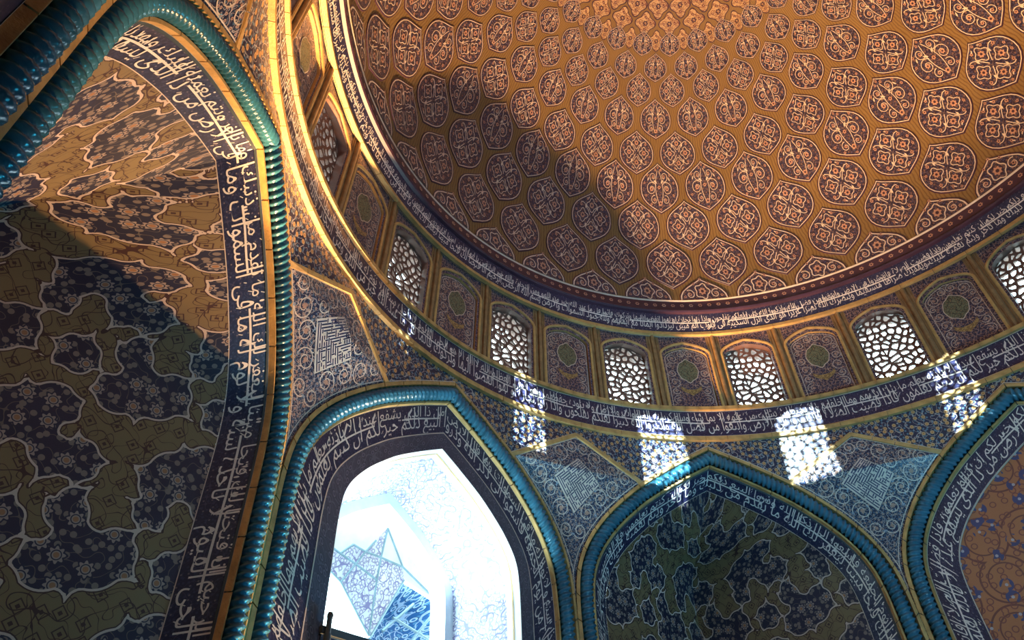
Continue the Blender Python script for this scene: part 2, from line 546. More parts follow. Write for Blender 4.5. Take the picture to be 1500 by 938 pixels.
TC = bpy.data.curves.new('lettering_source', 'FONT')
TC.resolution_u = 2
TO = bpy.data.objects.new('lettering_source', TC)
COL.objects.link(TO)
def text_mesh(s):
    """flat letters: (verts xy, faces); the last letter sits at x = 0, as Arabic runs leftwards"""
    TC.body = shape_text(s)
    bpy.context.view_layer.update()
    me = TO.evaluated_get(bpy.context.evaluated_depsgraph_get()).to_mesh()
    V = np.empty(len(me.vertices) * 3)
    me.vertices.foreach_get('co', V)
    F = [tuple(p.vertices) for p in me.polygons]
    V = V.reshape(-1, 3)[:, :2].copy()
    TO.to_mesh_clear()
    return V, F

JUMUA = ('يا ايها الذين امنوا اذا نودي للصلاة من يوم الجمعة فاسعوا الى ذكر الله وذروا البيع ذلكم خير لكم ان كنتم تعلمون '
         'فاذا قضيت الصلاة فانتشروا في الارض وابتغوا من فضل الله واذكروا الله كثيرا لعلكم تفلحون '
         'واذا راوا تجارة او لهوا انفضوا اليها وتركوك قائما قل ما عند الله خير من اللهو ومن التجارة والله خير الرازقين')
KURSI = ('الله لا اله الا هو الحي القيوم لا تاخذه سنة ولا نوم له ما في السموات وما في الارض من ذا الذي يشفع عنده الا باذنه '
         'يعلم ما بين ايديهم وما خلفهم ولا يحيطون بشيء من علمه الا بما شاء وسع كرسيه السموات والارض ولا يئوده حفظهما وهو العلي العظيم')
FATH = ('بسم الله الرحمن الرحيم انا فتحنا لك فتحا مبينا ليغفر لك الله ما تقدم من ذنبك وما تاخر ويتم نعمته عليك ويهديك صراطا مستقيما '
        'وينصرك الله نصرا عزيزا هو الذي انزل السكينة في قلوب المؤمنين ليزدادوا ايمانا مع ايمانهم ولله جنود السموات والارض')

def lettering(text, text2, length, W, em=0.42, seed=1, u0=0.0):
    """two interlaced tiers of letters with tall stems filling a band: Flat in (u metres, v 0..1)"""
    R = random.Random(seed)
    fl = Flat()
    for tier, (tx, base, x_h, e) in enumerate(((text, 0.22, 0.30, em), (text2, 0.60, 0.26, em * 0.9))):
        V, F = text_mesh(tx)
        x, y = V[:, 0] * e, V[:, 1].copy()
        wid = x.max()
        xh = 0.30
        top = 0.72
        k0 = x_h / 0.55
        if tier == 0:
            v = np.where(y < xh, base + y * k0, base + xh * k0 + (y - xh) * (0.93 - base - xh * k0) / (top - xh))
        else:
            v = np.where(y < xh, base + y * k0, base + xh * k0 + (y - xh) * (0.95 - base - xh * k0) / (top - xh))
        v = np.clip(v, 0.045, 0.955)
        n = 0
        off = length
        while off > 0:
            xx = x + (off - wid)
            keep = (xx.min() > -wid)
            ok = (xx >= 0) & (xx <= length)
            ff = [f for f in F if all(ok[i] for i in f)]
            used = sorted({i for f in ff for i in f})
            mp = {i: j for j, i in enumerate(used)}
            if used:
                fl.add(np.stack([xx[used] + u0, v[used]], 1), [[mp[i] for i in f] for f in ff], 0, 1 + tier * 0.5)
            off -= wid + e * 0.3
    # long horizontal strokes and small ticks between the letters
    u = R.uniform(0, 0.5)
    while u < length - 1.2:
        l = R.uniform(0.9, 2.6)
        l = min(l, length - u)
        k = max(3, int(l / 0.12))
        t = np.linspace(0, 1, k)
        fl.ribbon(np.stack([u0 + u + l * t, (0.525 + 0.012 * np.sin(t * 6) + 0 * t)], 1) * (1, 1), 0.042 / max(W, 0.1) * 0.9 * np.ones(k), 0, 2)
        u += l + R.uniform(0.25, 0.9)
    for _ in range(int(length * 9)):
        uu, vv = R.uniform(0, length), R.uniform(0.08, 0.92)
        a = R.choice((0.9, 1.2, -0.8))
        l = R.uniform(0.05, 0.09)
        du, dv = l * cos(a), l * sin(a) / W
        tk = 0.010
        fl.add([(u0 + uu, vv), (u0 + uu + tk, vv - tk / W), (u0 + uu + du + tk, vv + dv - tk / W), (u0 + uu + du, vv + dv)], [(0, 1, 2, 3)], 0, 1)
    return fl

def letter_mesh(name, st, fl, h0=0.006):
    P, L = fl.arrays()
    mb = MB()
    mb.add(st.at(P[:, 0], P[:, 1], h0 + L * 0.002), fl.f, 0, P)
    return mb.mesh(name, ['letter'])

# ------------------------------------------------------------------ shared arch meshes (local frame: x = -s, y = ap, z)
BASE = np.array([0, AP, FLOOR])
def local(me_verts):
    return me_verts
TOW = np.array([0.0, 4.0, 4.0])

def cable_mesh():
    H = offset(0.245, 420)
    P = full(H, AP + 0.07)
    L = arclen(P)
    n = int(L[-1] / 0.0215)
    P = resample(P, n)
    u = np.linspace(0, L[-1], n)
    T = np.gradient(P, axis=0)
    T /= np.linalg.norm(T, axis=1, keepdims=True)
    Bv = np.array([0, -1.0, 0])
    N = np.cross(T, Bv)
    k = 16
    th = np.arange(k) * 2 * pi / k
    ph = 2 * th[None] + 2 * pi * u[:, None] / 0.128
    r = 0.108 + 0.064 * np.abs(np.sin(ph * 0.5)) ** 1.25
    Q = P[:, None] + r[..., None] * (np.cos(th)[None, :, None] * N[:, None] + np.sin(th)[None, :, None] * Bv)
    mb = MB()
    mb.grid(Q - BASE, 0, None, flip=False, closed=True)
    return mb.mesh('cable_moulding', ['turq'], True)
ME_CABLE = cable_mesh()

def seg_box(A, Bq, Cq, Dq):
    """four corner polylines (k,3) of a bar -> mesh arrays"""
    mb = MB()
    P = np.stack([A, Bq, Cq, Dq], 1)
    mb.grid(P - BASE, 0, None, closed=True)
    k = len(A)
    mb.add((P[0] - BASE), [(0, 1, 2, 3)]); mb.add((P[-1] - BASE), [(3, 2, 1, 0)])
    return mb

def bar_pieces(name, d0, d1, ap0, ap1, nseg, mt='gold', zmin=2.0, gap=0.012):
    """pieces of a flat bar along the arch between offsets d0..d1, front at ap0, back at ap1"""
    out = []
    N = 260
    I = full(offset(d1, N), 0); O = full(offset(d0, N), 0)
    u = arclen(O)
    cuts = np.linspace(0, u[-1], nseg + 1)
    for a, b in zip(cuts[:-1], cuts[1:]):
        t = np.linspace(a + gap, b - gap, 6)
        if abs((a + b) / 2 - u[-1] / 2) < 0.02:
            t = np.sort(np.append(t, u[-1] / 2))
        g = lambda A, ap: np.stack([np.interp(t, u, A[:, 0]), np.full(len(t), ap), np.interp(t, u, A[:, 2])], 1)
        if g(O, 0)[:, 2].max() < zmin:
            continue
        out.append(seg_box(g(O, ap0), g(I, ap0), g(I, ap1), g(O, ap1)).mesh(name, [mt]))
    return out
ME_TRIM = bar_pieces('trim_tile', 0.0, 0.085, AP - 0.05, AP + 0.10, 48)
ME_SOFFIT = bar_pieces('soffit_tile', 0.405, 0.455, AP + 0.14, AP + 0.255, 32, 'gold')

def bed_mesh():
    mb = MB()
    pr = [(-0.03, 0.02), (0.06, 0.02), (0.075, 0.30), (0.42, 0.30), (0.43, 0.22), (0.49, 0.28)]
    rows = [full(offset(d, 150), AP + y) for d, y in pr]
    mb.grid(np.stack(rows, 1) - BASE)
    return mb.mesh('moulding_bed', ['bed'])
ME_BED = bed_mesh()

AP_B = AP + 0.25
# bands
dd = np.interp(KA[:, 1], [FLOOR, 7.0, 10.5], [0.80, 0.80, 0.76])
IN_C = offset(dd, 150)          # inner edge of the corner arches
AP_C = 10.42
OUT = offset(0.45, 150)
ST_C = Strip(full(IN_C, AP_C), full(OUT, AP_B), TOW)
ST_W = Strip(full(offset(1.13, 150), AP + 0.31), full(OUT, AP_B), TOW)
OPEN = offset(1.50, 150)
ST_W2 = Strip(full(OPEN, AP + 0.33), full(offset(1.13, 150), AP + 0.31), TOW)

def band_mesh(name, st, mat):
    mb = MB()
    st.surf(mb, 0)
    for v in mb.v: v -= BASE
    # double cream border lines at both edges, raised
    for v0, v1 in ((0.0, 0.022), (0.975, 1.0)):
        n0 = len(mb.v)
        st.surf(mb, 1, v0, v1, 0.008, 2)
        for v in mb.v[n0:]: v -= BASE
    return mb.mesh(name, [mat, 'cream'])
ME_BAND_C = band_mesh('inscription_band', ST_C, 'band')
ME_BAND_W = band_mesh('inscription_band', ST_W, 'band')
ME_BAND_W2 = band_mesh('inner_border', ST_W2, 'border')

def band_letters(name, st, t1, t2, em, seed):
    skip = 3.0
    fl = lettering(t1, t2, st.L - 2 * skip, st.W, em, seed, skip)
    me = letter_mesh(name, st, fl)
    me.transform(Matrix.Translation(Vector(-BASE)))
    return me

# ------------------------------------------------------------------ corner niche (squinch) field with cloud cartouches
CREASE = resample(catmull([(13.50, FLOOR), (13.50, 2.0), (13.50, 5.0), (13.50, 7.0), (13.44, 7.9), (13.15, 8.42), (12.6, 8.66), (12.0, 8.84), (11.36, 9.14), (10.9, 9.40), (AP_C, 9.66)]), 400)
def arc_poly(cusps, bulge):
    out = []
    k = len(cusps)
    for i in range(k):
        a, b = np.array(cusps[i]), np.array(cusps[(i + 1) % k])
        t = np.linspace(0, 1, 8, endpoint=False)[:, None]
        d = b - a
        n = np.array([d[1], -d[0]])
        out.append(a + d * t + n * bulge[i % len(bulge)] * 4 * t * (1 - t))
    return np.concatenate(out)
_c = [((-.35, .05), -.10), ((-.15, -.22), .16), ((.35, -.30), -.16), ((.50, -.50), -.16), ((.72, -.30), .14), ((1.25, -.15), -.14), ((1.66, -.24), -.16), ((1.50, .12), .18),
      ((1.45, .50), -.14), ((1.62, .80), -.16), ((1.25, .70), .12), ((.95, .62), -.16), ((.70, .78), .12), ((.62, 1.15), -.12), ((.80, 1.46), -.16), ((.45, 1.35), .15), ((.18, 1.12), -.14),
      ((-.04, 1.26), -.16), ((.02, .95), .14), ((.20, .62), -.16), ((.05, .42), .14), ((-.20, .35), -.12)]
CL1 = arc_poly([q[0] for q in _c], [q[1] for q in _c]) * 0.80
_c = [((-.30, -.10), -.14), ((-.08, -.22), .2), ((.24, -.18), -.14), ((.46, -.30), -.16), ((.38, -.02), .2), ((.34, .24), -.14), ((.40, .50), -.16), ((.14, .38), .2), ((-.12, .34), -.16), ((-.34, .40), -.16), ((-.22, .14), .1)]
CL2 = arc_poly([q[0] for q in _c], [q[1] for q in _c]) * 0.95
PU, PV = 2.30, 2.60
def place_poly(P, a, off, fl=1):
    Q = P * (fl, 1)
    c, s = cos(a), sin(a)
    return np.stack([Q[:, 0] * c - Q[:, 1] * s + off[0], Q[:, 0] * s + Q[:, 1] * c + off[1]], 1)
POLYS = [place_poly(CL1, 0.25, (0.35, 0.30)), place_poly(CL1, pi + 0.55, (2.15, 2.55)), place_poly(CL2, 0.5, (2.02, 0.62)), place_poly(CL2, -0.6, (0.22, 1.78)), place_poly(CL2 * 0.8, 2.0, (1.55, 1.42))]
def cloud_sdf(uv):
    u = np.mod(uv[:, 0], PU); v = np.mod(uv[:, 1], PV)
    best = np.full(len(uv), 9.0)
    for P in POLYS:
        lo, hi = P.min(0), P.max(0)
        for du in (-PU, 0, PU):
            for dv in (-PV, 0, PV):
                Q = P + (du, dv)
                sel = np.nonzero((u > lo[0] + du - 0.2) & (u < hi[0] + du + 0.2) & (v > lo[1] + dv - 0.2) & (v < hi[1] + dv + 0.2))[0]
                if not len(sel):
                    continue
                p = np.stack([u[sel], v[sel]], 1)
                A = Q; Bq = np.roll(Q, -1, 0)
                d = Bq - A
                t = np.clip(((p[:, None] - A) * d).sum(-1) / (d * d).sum(-1), 0, 1)
                dist = np.linalg.norm(p[:, None] - A - t[..., None] * d, axis=-1).min(1)
                cr = ((A[:, 1] > p[:, None, 1]) != (Bq[:, 1] > p[:, None, 1]))
                xi = A[:, 0] + (p[:, None, 1] - A[:, 1]) * d[:, 0] / np.where(np.abs(d[:, 1]) < 1e-9, 1e-9, d[:, 1])
                inside = (np.sum(cr & (p[:, None, 0] < xi), 1) % 2) == 1
                best[sel] = np.minimum(best[sel], np.where(inside, -dist, dist))
    return best

def niche_mesh():
    nr, nc = 210, 84
    E = resample(IN_C, nr)                      # (s,z)
    Cz = []
    ze = E[:, 1]
    # corner line matched by height low down and by length higher up
    cl = arclen(CREASE); el = arclen(E)
    i0 = np.argmax(ze > 4.5)
    c0 = np.interp(4.5, CREASE[:260, 1], cl[:260])
    cu = np.where(np.arange(nr) < i0, np.interp(ze, CREASE[:300, 1], cl[:300]), c0 + (el - el[i0]) / (el[-1] - el[i0]) * (cl[-1] - c0))
    Cc = np.stack([np.interp(cu, cl, CREASE[:, k]) for k in range(2)], 1)
    mb = MB()
    uvs = []
    for sg in (1, -1):
        e3 = np.stack([-sg * E[:, 0], np.full(nr, AP_C), E[:, 1]], 1)
        c3 = np.stack([np.zeros(nr), Cc[:, 0], Cc[:, 1]], 1)
        t = np.linspace(0, 1, nc)[None, :, None]
        P = c3[:, None] * (1 - t) + e3[:, None] * t
        wl = np.linalg.norm(e3 - c3, axis=1)
        U = -sg * t[..., 0] * wl[:, None]
        Vv = el[:, None] * t[..., 0] + cu[:, None] * (1 - t[..., 0])
        uv = np.stack([U, Vv], -1)
        mb.grid(P - BASE, 0, uv, flip=sg > 0)
        uvs.append(uv.reshape(-1, 2))
    me = mb.mesh('vault_field', ['cloud'], False)
    a = me.attributes.new('cloud', 'FLOAT', 'POINT')
    a.data.foreach_set('value', cloud_sdf(np.concatenate(uvs)).astype(np.float32))
    return me
ME_NICHE = niche_mesh()

def blind_field_mesh():
    """flat field of the wall arches, slightly set back"""
    n = 90
    E = resample(offset(1.13, 150), n)
    t = np.linspace(-1, 1, 21)
    P = np.stack([np.stack([-E[:, 0] * k, np.full(n, AP + 0.36), E[:, 1]], 1) for k in t], 1)
    mb = MB()
    mb.grid(P - BASE, 0, np.stack([P[..., 0], P[..., 2]], -1))
    A = full(offset(1.13, 150), AP + 0.31); Bq = full(offset(1.13, 150), AP + 0.36)
    mb.grid(np.stack([A, Bq], 1) - BASE, 1)
    return mb.mesh('blind_field', ['orange', 'cream'])
ME_BLIND = blind_field_mesh()

# ------------------------------------------------------------------ spandrels and kites
RING_R, RING_Z = 9.60, 10.70
KT = (9.585, 10.47)          # radius, height of a kite's top
s_k, z_k = 1.95, 9.46
def spandrel_mesh(sg):
    ext = KA[KA[:, 0] <= s_k][::-1]              # apex -> kite corner
    pts = [(-sg * q[0], AP, q[1]) for q in resample(ext, 14)]
    a = 22.5 * D2R
    T = np.array([-sg * KT[0] * sin(a), KT[0] * cos(a), KT[1]])
    Lp = np.array(pts[-1])
    pts += [Lp + (T - Lp) * k for k in np.linspace(0, 1, 9)[1:]]
    pts = np.array(pts)
    az = np.arctan2(-pts[:, 0], pts[:, 1])
    top = np.stack([-RING_R * np.sin(az), RING_R * np.cos(az), np.full(len(az), RING_Z + 0.03)], 1)
    k = np.linspace(0, 1, 5)[None, :, None]
    P = pts[:, None] * (1 - k) + top[:, None] * k
    mb = MB()
    uv = np.stack([np.arctan2(-P[..., 0], P[..., 1]) * 9.6, P[..., 2]], -1)
    mb.grid(P - BASE, 0, uv, flip=sg < 0)
    # thin pale border line along the lower edge
    q0 = pts + (top - pts) * 0.0; d = (top - pts) / np.maximum(np.linalg.norm(top - pts, axis=1, keepdims=True), 1e-6)
    for o0, o1 in ((0.03, 0.05),):
        h = np.array([0, -0.012, 0])
        mb.grid(np.stack([q0 + d * o0 + h, q0 + d * o1 + h], 1) - BASE, 1)
    return mb.mesh('spandrel', ['spandrel', 'cream'])
ME_SPAN = [spandrel_mesh(1), spandrel_mesh(-1)]

# kite in its own frame (vertex azimuth): x lateral to the left, radius by height only
ext_s, ext_z = KA[:, 0], KA[:, 1]
def kite_x(z):
    z = np.asarray(z, float)
    s = np.interp(z, ext_z, ext_s)
    xe = (VR * sin(22.5 * D2R) - s) * cos(22.5 * D2R)
    up = (KT[1] - z) / (KT[1] - z_k) * (VR * sin(22.5 * D2R) - s_k) * cos(22.5 * D2R)
    return np.where(z <= z_k, xe, up)
def kite_r(z):
    z = np.asarray(z, float)
    s = np.interp(z, ext_z, ext_s)
    re = VR - (VR * sin(22.5 * D2R) - s) * sin(22.5 * D2R)
    r_l = VR - (VR * sin(22.5 * D2R) - s_k) * sin(22.5 * D2R)
    up = r_l + (z - z_k) / (KT[1] - z_k) * (KT[0] - r_l)
    return np.where(z <= z_k, re, up)
KB = np.array([0, VR, FLOOR])
def kite_map(P, h):
    return np.stack([-P[:, 0], kite_r(P[:, 1]) - h, P[:, 1]], 1) - KB
def kite_meshes():
    z = np.concatenate([[FLOOR, 3.0], np.linspace(5.5, z_k, 40), np.linspace(z_k, KT[1], 10)[1:]])
    x = kite_x(z)
    t = np.linspace(-1, 1, 9)
    P2 = np.stack([t[None] * x[:, None], np.repeat(z[:, None], 9, 1)], -1)
    mb = MB()
    Q = kite_map(P2.reshape(-1, 2), 0.0).reshape(*P2.shape[:2], 3)
    mb.grid(Q, 0, P2)
    panel = mb.mesh('panel', ['kite'])
    # gold bars along the two upper edges
    bars = []
    for sg in (1, -1):
        a = np.array([sg * float(kite_x(z_k)), z_k]); b = np.array([0, KT[1]])
        d = (b - a) / np.linalg.norm(b - a)
        n = np.array([-d[1], d[0]]) * (1 if sg > 0 else -1)
        n = n if n[1] < 0 else -n
        pieces = 4
        for i in range(pieces):
            t0, t1 = i / pieces + 0.004, (i + 1) / pieces - 0.004
            c = [a + (b - a) * t0 - n * 0.02, a + (b - a) * t1 - n * 0.02, a + (b - a) * t1 + n * 0.085, a + (b - a) * t0 + n * 0.085]
            c = np.array(c)
            mbp = MB()
            mbp.box8(np.concatenate([kite_map(c, np.full(4, -0.01)), kite_map(c, np.full(4, 0.05))]))
            bars.append(mbp.mesh('trim_tile', ['gold']))
    # kufic square in the middle: a kite of cream with a maze of dark strokes
    K4 = np.array([(0, 8.50), (0.60, 9.20), (0.0, 9.72), (-0.60, 9.20)])
    def sq(a, b):
        a = np.asarray(a)[:, None]; b = np.asarray(b)[:, None]
        return (1 - a) * (1 - b) * K4[0] + a * (1 - b) * K4[1] + a * b * K4[2] + (1 - a) * b * K4[3]
    mk = MB()
    g = np.linspace(-0.03, 1.03, 7)
    A, Bq = np.meshgrid(g, g, indexing='ij')
    mk.grid(kite_map(sq(A.ravel(), Bq.ravel()), np.full(49, 0.010)).reshape(7, 7, 3), 0)
    fl = Flat()
    R = random.Random(3)
    n = 15
    for i in range(n):
        for j in range(n):
            c = ((i + 0.5) / n, (j + 0.5) / n)
            hw, hl = 0.22 / n, 0.62 / n
            hor = (i < n - 1 - j) if R.random() < 0.82 else (i >= n - 1 - j)
            if R.random() < 0.12:
                continue
            ca, cb = (hl, hw) if hor else (hw, hl)
            fl.add([(c[0] - ca, c[1] - cb), (c[0] + ca, c[1] - cb), (c[0] + ca, c[1] + cb), (c[0] - ca, c[1] + cb)], [(0, 1, 2, 3)], 0, 1)
    P, L = fl.arrays()
    mk.add(kite_map(sq(P[:, 0], P[:, 1]), np.full(len(P), 0.016)), fl.f, 1)
    kuf = mk.mesh('kufic_square', ['cream', 'navy'])
    # scrolls
    def inside(x, y):
        if y < 6.9 or y > KT[1] - 0.16 or abs(x) > float(kite_x(y)) - 0.11:
            return False
        dy = (y - 9.18)
        if abs(x) / 0.66 + abs(dy) / (0.60 if dy > 0 else 0.74) < 1.0:
            return False
        return True
    fs = Flat()
    fs.scrolls(inside, (0, 2.0, 6.9, KT[1]), 0.21, 0.025, (0, 1, 1, 2), random.Random(11), True, 1.6)
    # border line following the outline
    zz = np.linspace(6.6, KT[1] - 0.14, 60)
    for off_, wd in ((0.10, 0.020),):
        xb = np.maximum(kite_x(zz) - off_ - np.where(zz > z_k, 0.10, 0.0), 0.0)
        ring = np.concatenate([np.stack([xb, zz], 1), np.stack([-xb, zz], 1)[::-1]])
        fs.ribbon(ring, wd, 0, 1)
    ms = MB()
    P, L = fs.arrays()
    ms.add(kite_map(P, 0.006 + L * 0.003), fs.f, fs.m, P)
    return panel, bars, kuf, ms.mesh('arabesque', ['cream', 'rose', 'pale'])
ME_KITE = kite_meshes()

# ------------------------------------------------------------------ ring bands, drum
def ringpath(r, z, a0, a1, n):
    a = np.linspace(a0, a1, n) * D2R
    return np.stack([-r * np.sin(a), r * np.cos(a), np.full(n, float(z))], 1)
TOWC = np.array([0, 0, 8.0])
def cyl(mb, prof, mats, n=256, a0=0.0, a1=360.0):
    """revolve (r, z) profile"""
    a = np.linspace(a0, a1, n + 1) * D2R
    for (p, q), m in zip(zip(prof[:-1], prof[1:]), mats):
        P = np.stack([np.stack([-r * np.sin(a), r * np.cos(a), np.full(n + 1, float(z))], 1) for r, z in (p, q)], 1)
        uv = np.stack([np.stack([-a * 9.5, np.full(n + 1, float(k))], 1) for k in (0, hypot(q[0] - p[0], q[1] - p[1]))], 1)
        mb.grid(P, m, uv, flip=True)

def ring_pieces(name, parent, r0, r1, z0, z1, n, a0=-100, a1=150, mat='gold', lean=0.0):
    """bricks of a ring trim: inner radius r0, outer r1; one mesh, turned copies"""
    st = 360.0 / n
    g = 0.035
    a = np.linspace(-st / 2 + g, st / 2 - g, 4)
    cs = []
    for r, z in ((r0 - lean, z1), (r0, z0), (r1, z0), (r1, z1)):
        cs.append(np.stack([-r * np.sin(a * D2R), r * np.cos(a * D2R), np.full(4, z)], 1))
    mb = MB()
    P = np.stack(cs, 1)
    mb.grid(P, 0, closed=True)
    mb.add(P[0], [(0, 1, 2, 3)]); mb.add(P[-1], [(3, 2, 1, 0)])
    me = mb.mesh(name, [mat])
    for k in range(n):
        ang = (k + 0.5) * st
        aa = (ang + 180) % 360 - 180
        if a0 <= aa <= a1 or a0 <= aa + 360 <= a1:
            link(name, me, parent, ang * D2R)

def empty(name, loc=(0, 0, 0), rz=0.0):
    return link(name, None, None, rz, loc)

# lower inscription ring
lr = MB()
cyl(lr, [(9.60, 10.70), (9.57, 10.84), (9.545, 11.70), (9.60, 11.80)], [0, 0, 0])
lower_ring = link('inscription_band', lr.mesh('inscription_band', ['band']))
tag(lower_ring, 'dark blue ring of white script around the foot of the window drum', 'inscription')
def ring_strip(r0, z0, r1, z1, a_right=-98, a_left=128):
    return Strip(ringpath(r0, z0, a_left, a_right, 400), ringpath(r1, z1, a_left, a_right, 400), TOWC)
st_low = ring_strip(9.565, 10.86, 9.545, 11.68)
fl = lettering(JUMUA, KURSI, st_low.L, st_low.W, 0.26, 5)
link('lettering', letter_mesh('lettering', st_low, fl), lower_ring)
mbl = MB()
for v0, v1 in ((0.0, 0.022), (0.978, 1.0)):
    st_low.surf(mbl, 0, v0, v1, 0.008, 2)
link('border_line', mbl.mesh('border_line', ['cream']), lower_ring)
ring_pieces('trim_tile', lower_ring, 9.50, 9.62, 10.70, 10.83, 100)
ring_pieces('coping_tile', lower_ring, 9.46, 9.60, 11.685, 11.80, 160)

# upper inscription ring
ur = MB()
cyl(ur, [(9.42, 14.36), (9.33, 14.47), (9.16, 15.08), (9.14, 15.10)], [0, 0, 0])
upper_ring = link('inscription_band', ur.mesh('inscription_band', ['band']))
tag(upper_ring, 'dark ring of script above the lattice windows, under the dome', 'inscription')
st_up = ring_strip(9.325, 14.50, 9.175, 15.06)
fl = lettering(FATH, JUMUA, st_up.L, st_up.W, 0.21, 9)
link('lettering', letter_mesh('lettering', st_up, fl), upper_ring)
ring_pieces('trim_tile', upper_ring, 9.30, 9.44, 14.37, 14.475, 64)
# dark rope line and dotted border under the dome
ml = MB()
cyl(ml, [(9.16, 15.08), (9.08, 15.10), (9.05, 15.15), (9.08, 15.20), (9.11, 15.21)], [0, 0, 0, 0])
link('rope_line', ml.mesh('rope_line', ['plum'], True), upper_ring)
md = MB()
cyl(md, [(9.11, 15.21), (9.08, 15.55), (9.06, 15.60)], [0, 1])
link('dotted_border', md.mesh('dotted_border', ['plum', 'cream']), upper_ring)
fd = Flat()
fd.flower((0, 0), 0.075, 0, 1, 6, 1)
me_dot = MB()
P, L = fd.arrays()
me_dot.add(np.stack([-P[:, 0], 9.09 - 0.008 - L * 0.003, 15.38 + P[:, 1]], 1), fd.f, fd.m)
me_dot = me_dot.mesh('rosette', ['rose', 'plum'])
for k in range(200):
    a = (k + 0.5) * 1.8
    aa = (a + 180) % 360 - 180
    if -95 < aa < 125:
        link('rosette', me_dot, upper_ring, a * D2R)

# drum wall: bays of 11.25 degrees, windows at odd multiples, panels at even ones
Z2, Z3 = 11.79, 14.37
def drum_r(z):
    return 9.62 + (np.asarray(z, float) - Z2) / (Z3 - Z2) * (9.46 - 9.62)
def drum_map(P, h):
    """P: (x to the left in metres, z); h towards the axis"""
    r = drum_r(P[:, 1]) - h
    a = P[:, 0] / 9.54
    return np.stack([-r * np.sin(a), r * np.cos(a), P[:, 1]], 1)
HW = 11.25 / 2 * D2R * 9.54
def head(hw, spring, apex, z0, n=10):
    """pointed outline, counter-clockwise from bottom left(+x)"""
    c = catmull([(hw, spring - 0.05), (hw * 0.985, spring + (apex - spring) * 0.22), (hw * 0.80, spring + (apex - spring) * 0.55), (hw * 0.42, spring + (apex - spring) * 0.83), (0, apex)], 4)
    Lh = np.concatenate([[(hw, z0)], [(hw, z0 + (spring - z0) * k) for k in (0.33, 0.66)], c])
    Rh = Lh[::-1][1:] * (-1, 1)
    return np.concatenate([Lh, Rh])
OPN = head(0.66, 13.62, 14.02, Z2 + 0.06)
FRM = head(0.76, 13.66, 14.16, Z2)
def bay_wall(mb, inner, depth, mat_wall=0, mat_reveal=1):
    """wall face around an outline, and the reveal going outwards"""
    n = len(inner)
    # matching points on the bay's rectangle
    out = []
    iu = [i for i, (x, z) in enumerate(inner) if z > 13.5]
    for i, (x, z) in enumerate(inner):
        if i not in iu:
            out.append((HW if x > 0 else -HW, z))
        else:
            k = (i - iu[0]) / (len(iu) - 1)          # up one side, across the top, down the other
            zl = inner[iu[0]][1]
            if k < 0.22:
                out.append((HW, zl + (Z3 + 0.02 - zl) * k / 0.22))
            elif k > 0.78:
                out.append((-HW, zl + (Z3 + 0.02 - zl) * (1 - k) / 0.22))
            else:
                out.append((HW * (1 - 2 * (k - 0.22) / 0.56), Z3 + 0.02))
    out = np.array(out)
    A = drum_map(inner, np.zeros(n)); Bq = drum_map(out, np.zeros(n))
    mb.grid(np.stack([A, Bq], 1), mat_wall, np.stack([inner, out], 1))
    C_ = drum_map(inner, np.full(n, -depth))
    mb.grid(np.stack([A, C_], 1), mat_reveal, flip=True)
    # sill
    s = np.array([inner[0], inner[-1]])
    mb.grid(np.stack([drum_map(s, np.zeros(2)), drum_map(s, np.full(2, -depth))], 1), mat_reveal)
    lo = np.array([(HW, Z2), (0, Z2), (-HW, Z2)]); li = np.array([(HW, inner[0][1]), (0, inner[0][1]), (-HW, inner[0][1])])
    mb.grid(np.stack([drum_map(lo, np.zeros(3)), drum_map(li, np.zeros(3))], 1), mat_wall, np.stack([lo, li], 1))

wb = MB(); bay_wall(wb, OPN, 0.75)
ME_WBAY = wb.mesh('window_bay', ['drumtile', 'lattice'])
pb = MB(); bay_wall(pb, OPN, 0.07)
ME_PBAY = pb.mesh('panel_bay', ['drumtile', 'gold'])

def frame_bar(outl, wd, h0, h1, mats, name):
    """raised bar along an outline"""
    t = np.gradient(outl, axis=0); t /= np.linalg.norm(t, axis=1, keepdims=True)
    n = np.stack([-t[:, 1], t[:, 0]], 1)
    a, b = outl - n * wd / 2, outl + n * wd / 2
    k = len(outl)
    P = np.stack([drum_map(a, np.full(k, h0)), drum_map(a, np.full(k, h1)), drum_map(outl, np.full(k, h1 + 0.015)), drum_map(b, np.full(k, h1)), drum_map(b, np.full(k, h0))], 1)
    mb = MB()
    mb.grid(P, 0)
    return mb.mesh(name, mats)
ME_FRAME = frame_bar(FRM, 0.075, 0.0, 0.035, ['gold'], 'frame')

def pilaster_mesh():
    """ribbed upright between two bays"""
    prof = [(0.20, -0.01), (0.195, 0.018), (0.165, 0.018), (0.16, 0.004), (0.135, 0.004), (0.13, 0.03), (0.10, 0.03), (0.095, 0.008), (0.055, 0.008), (0.045, 0.075), (0.02, 0.085)]
    prof = prof + [(-x, h) for x, h in prof[::-1]]
    zz = np.linspace(Z2, Z3 + 0.02, 5)
    P = np.stack([drum_map(np.stack([np.full(5, x), zz], 1), np.full(5, h)) for x, h in prof], 1)
    mb = MB()
    mb.grid(P, 0, flip=True)
    return mb.mesh('pilaster', ['ribtan'])
ME_PIL = pilaster_mesh()

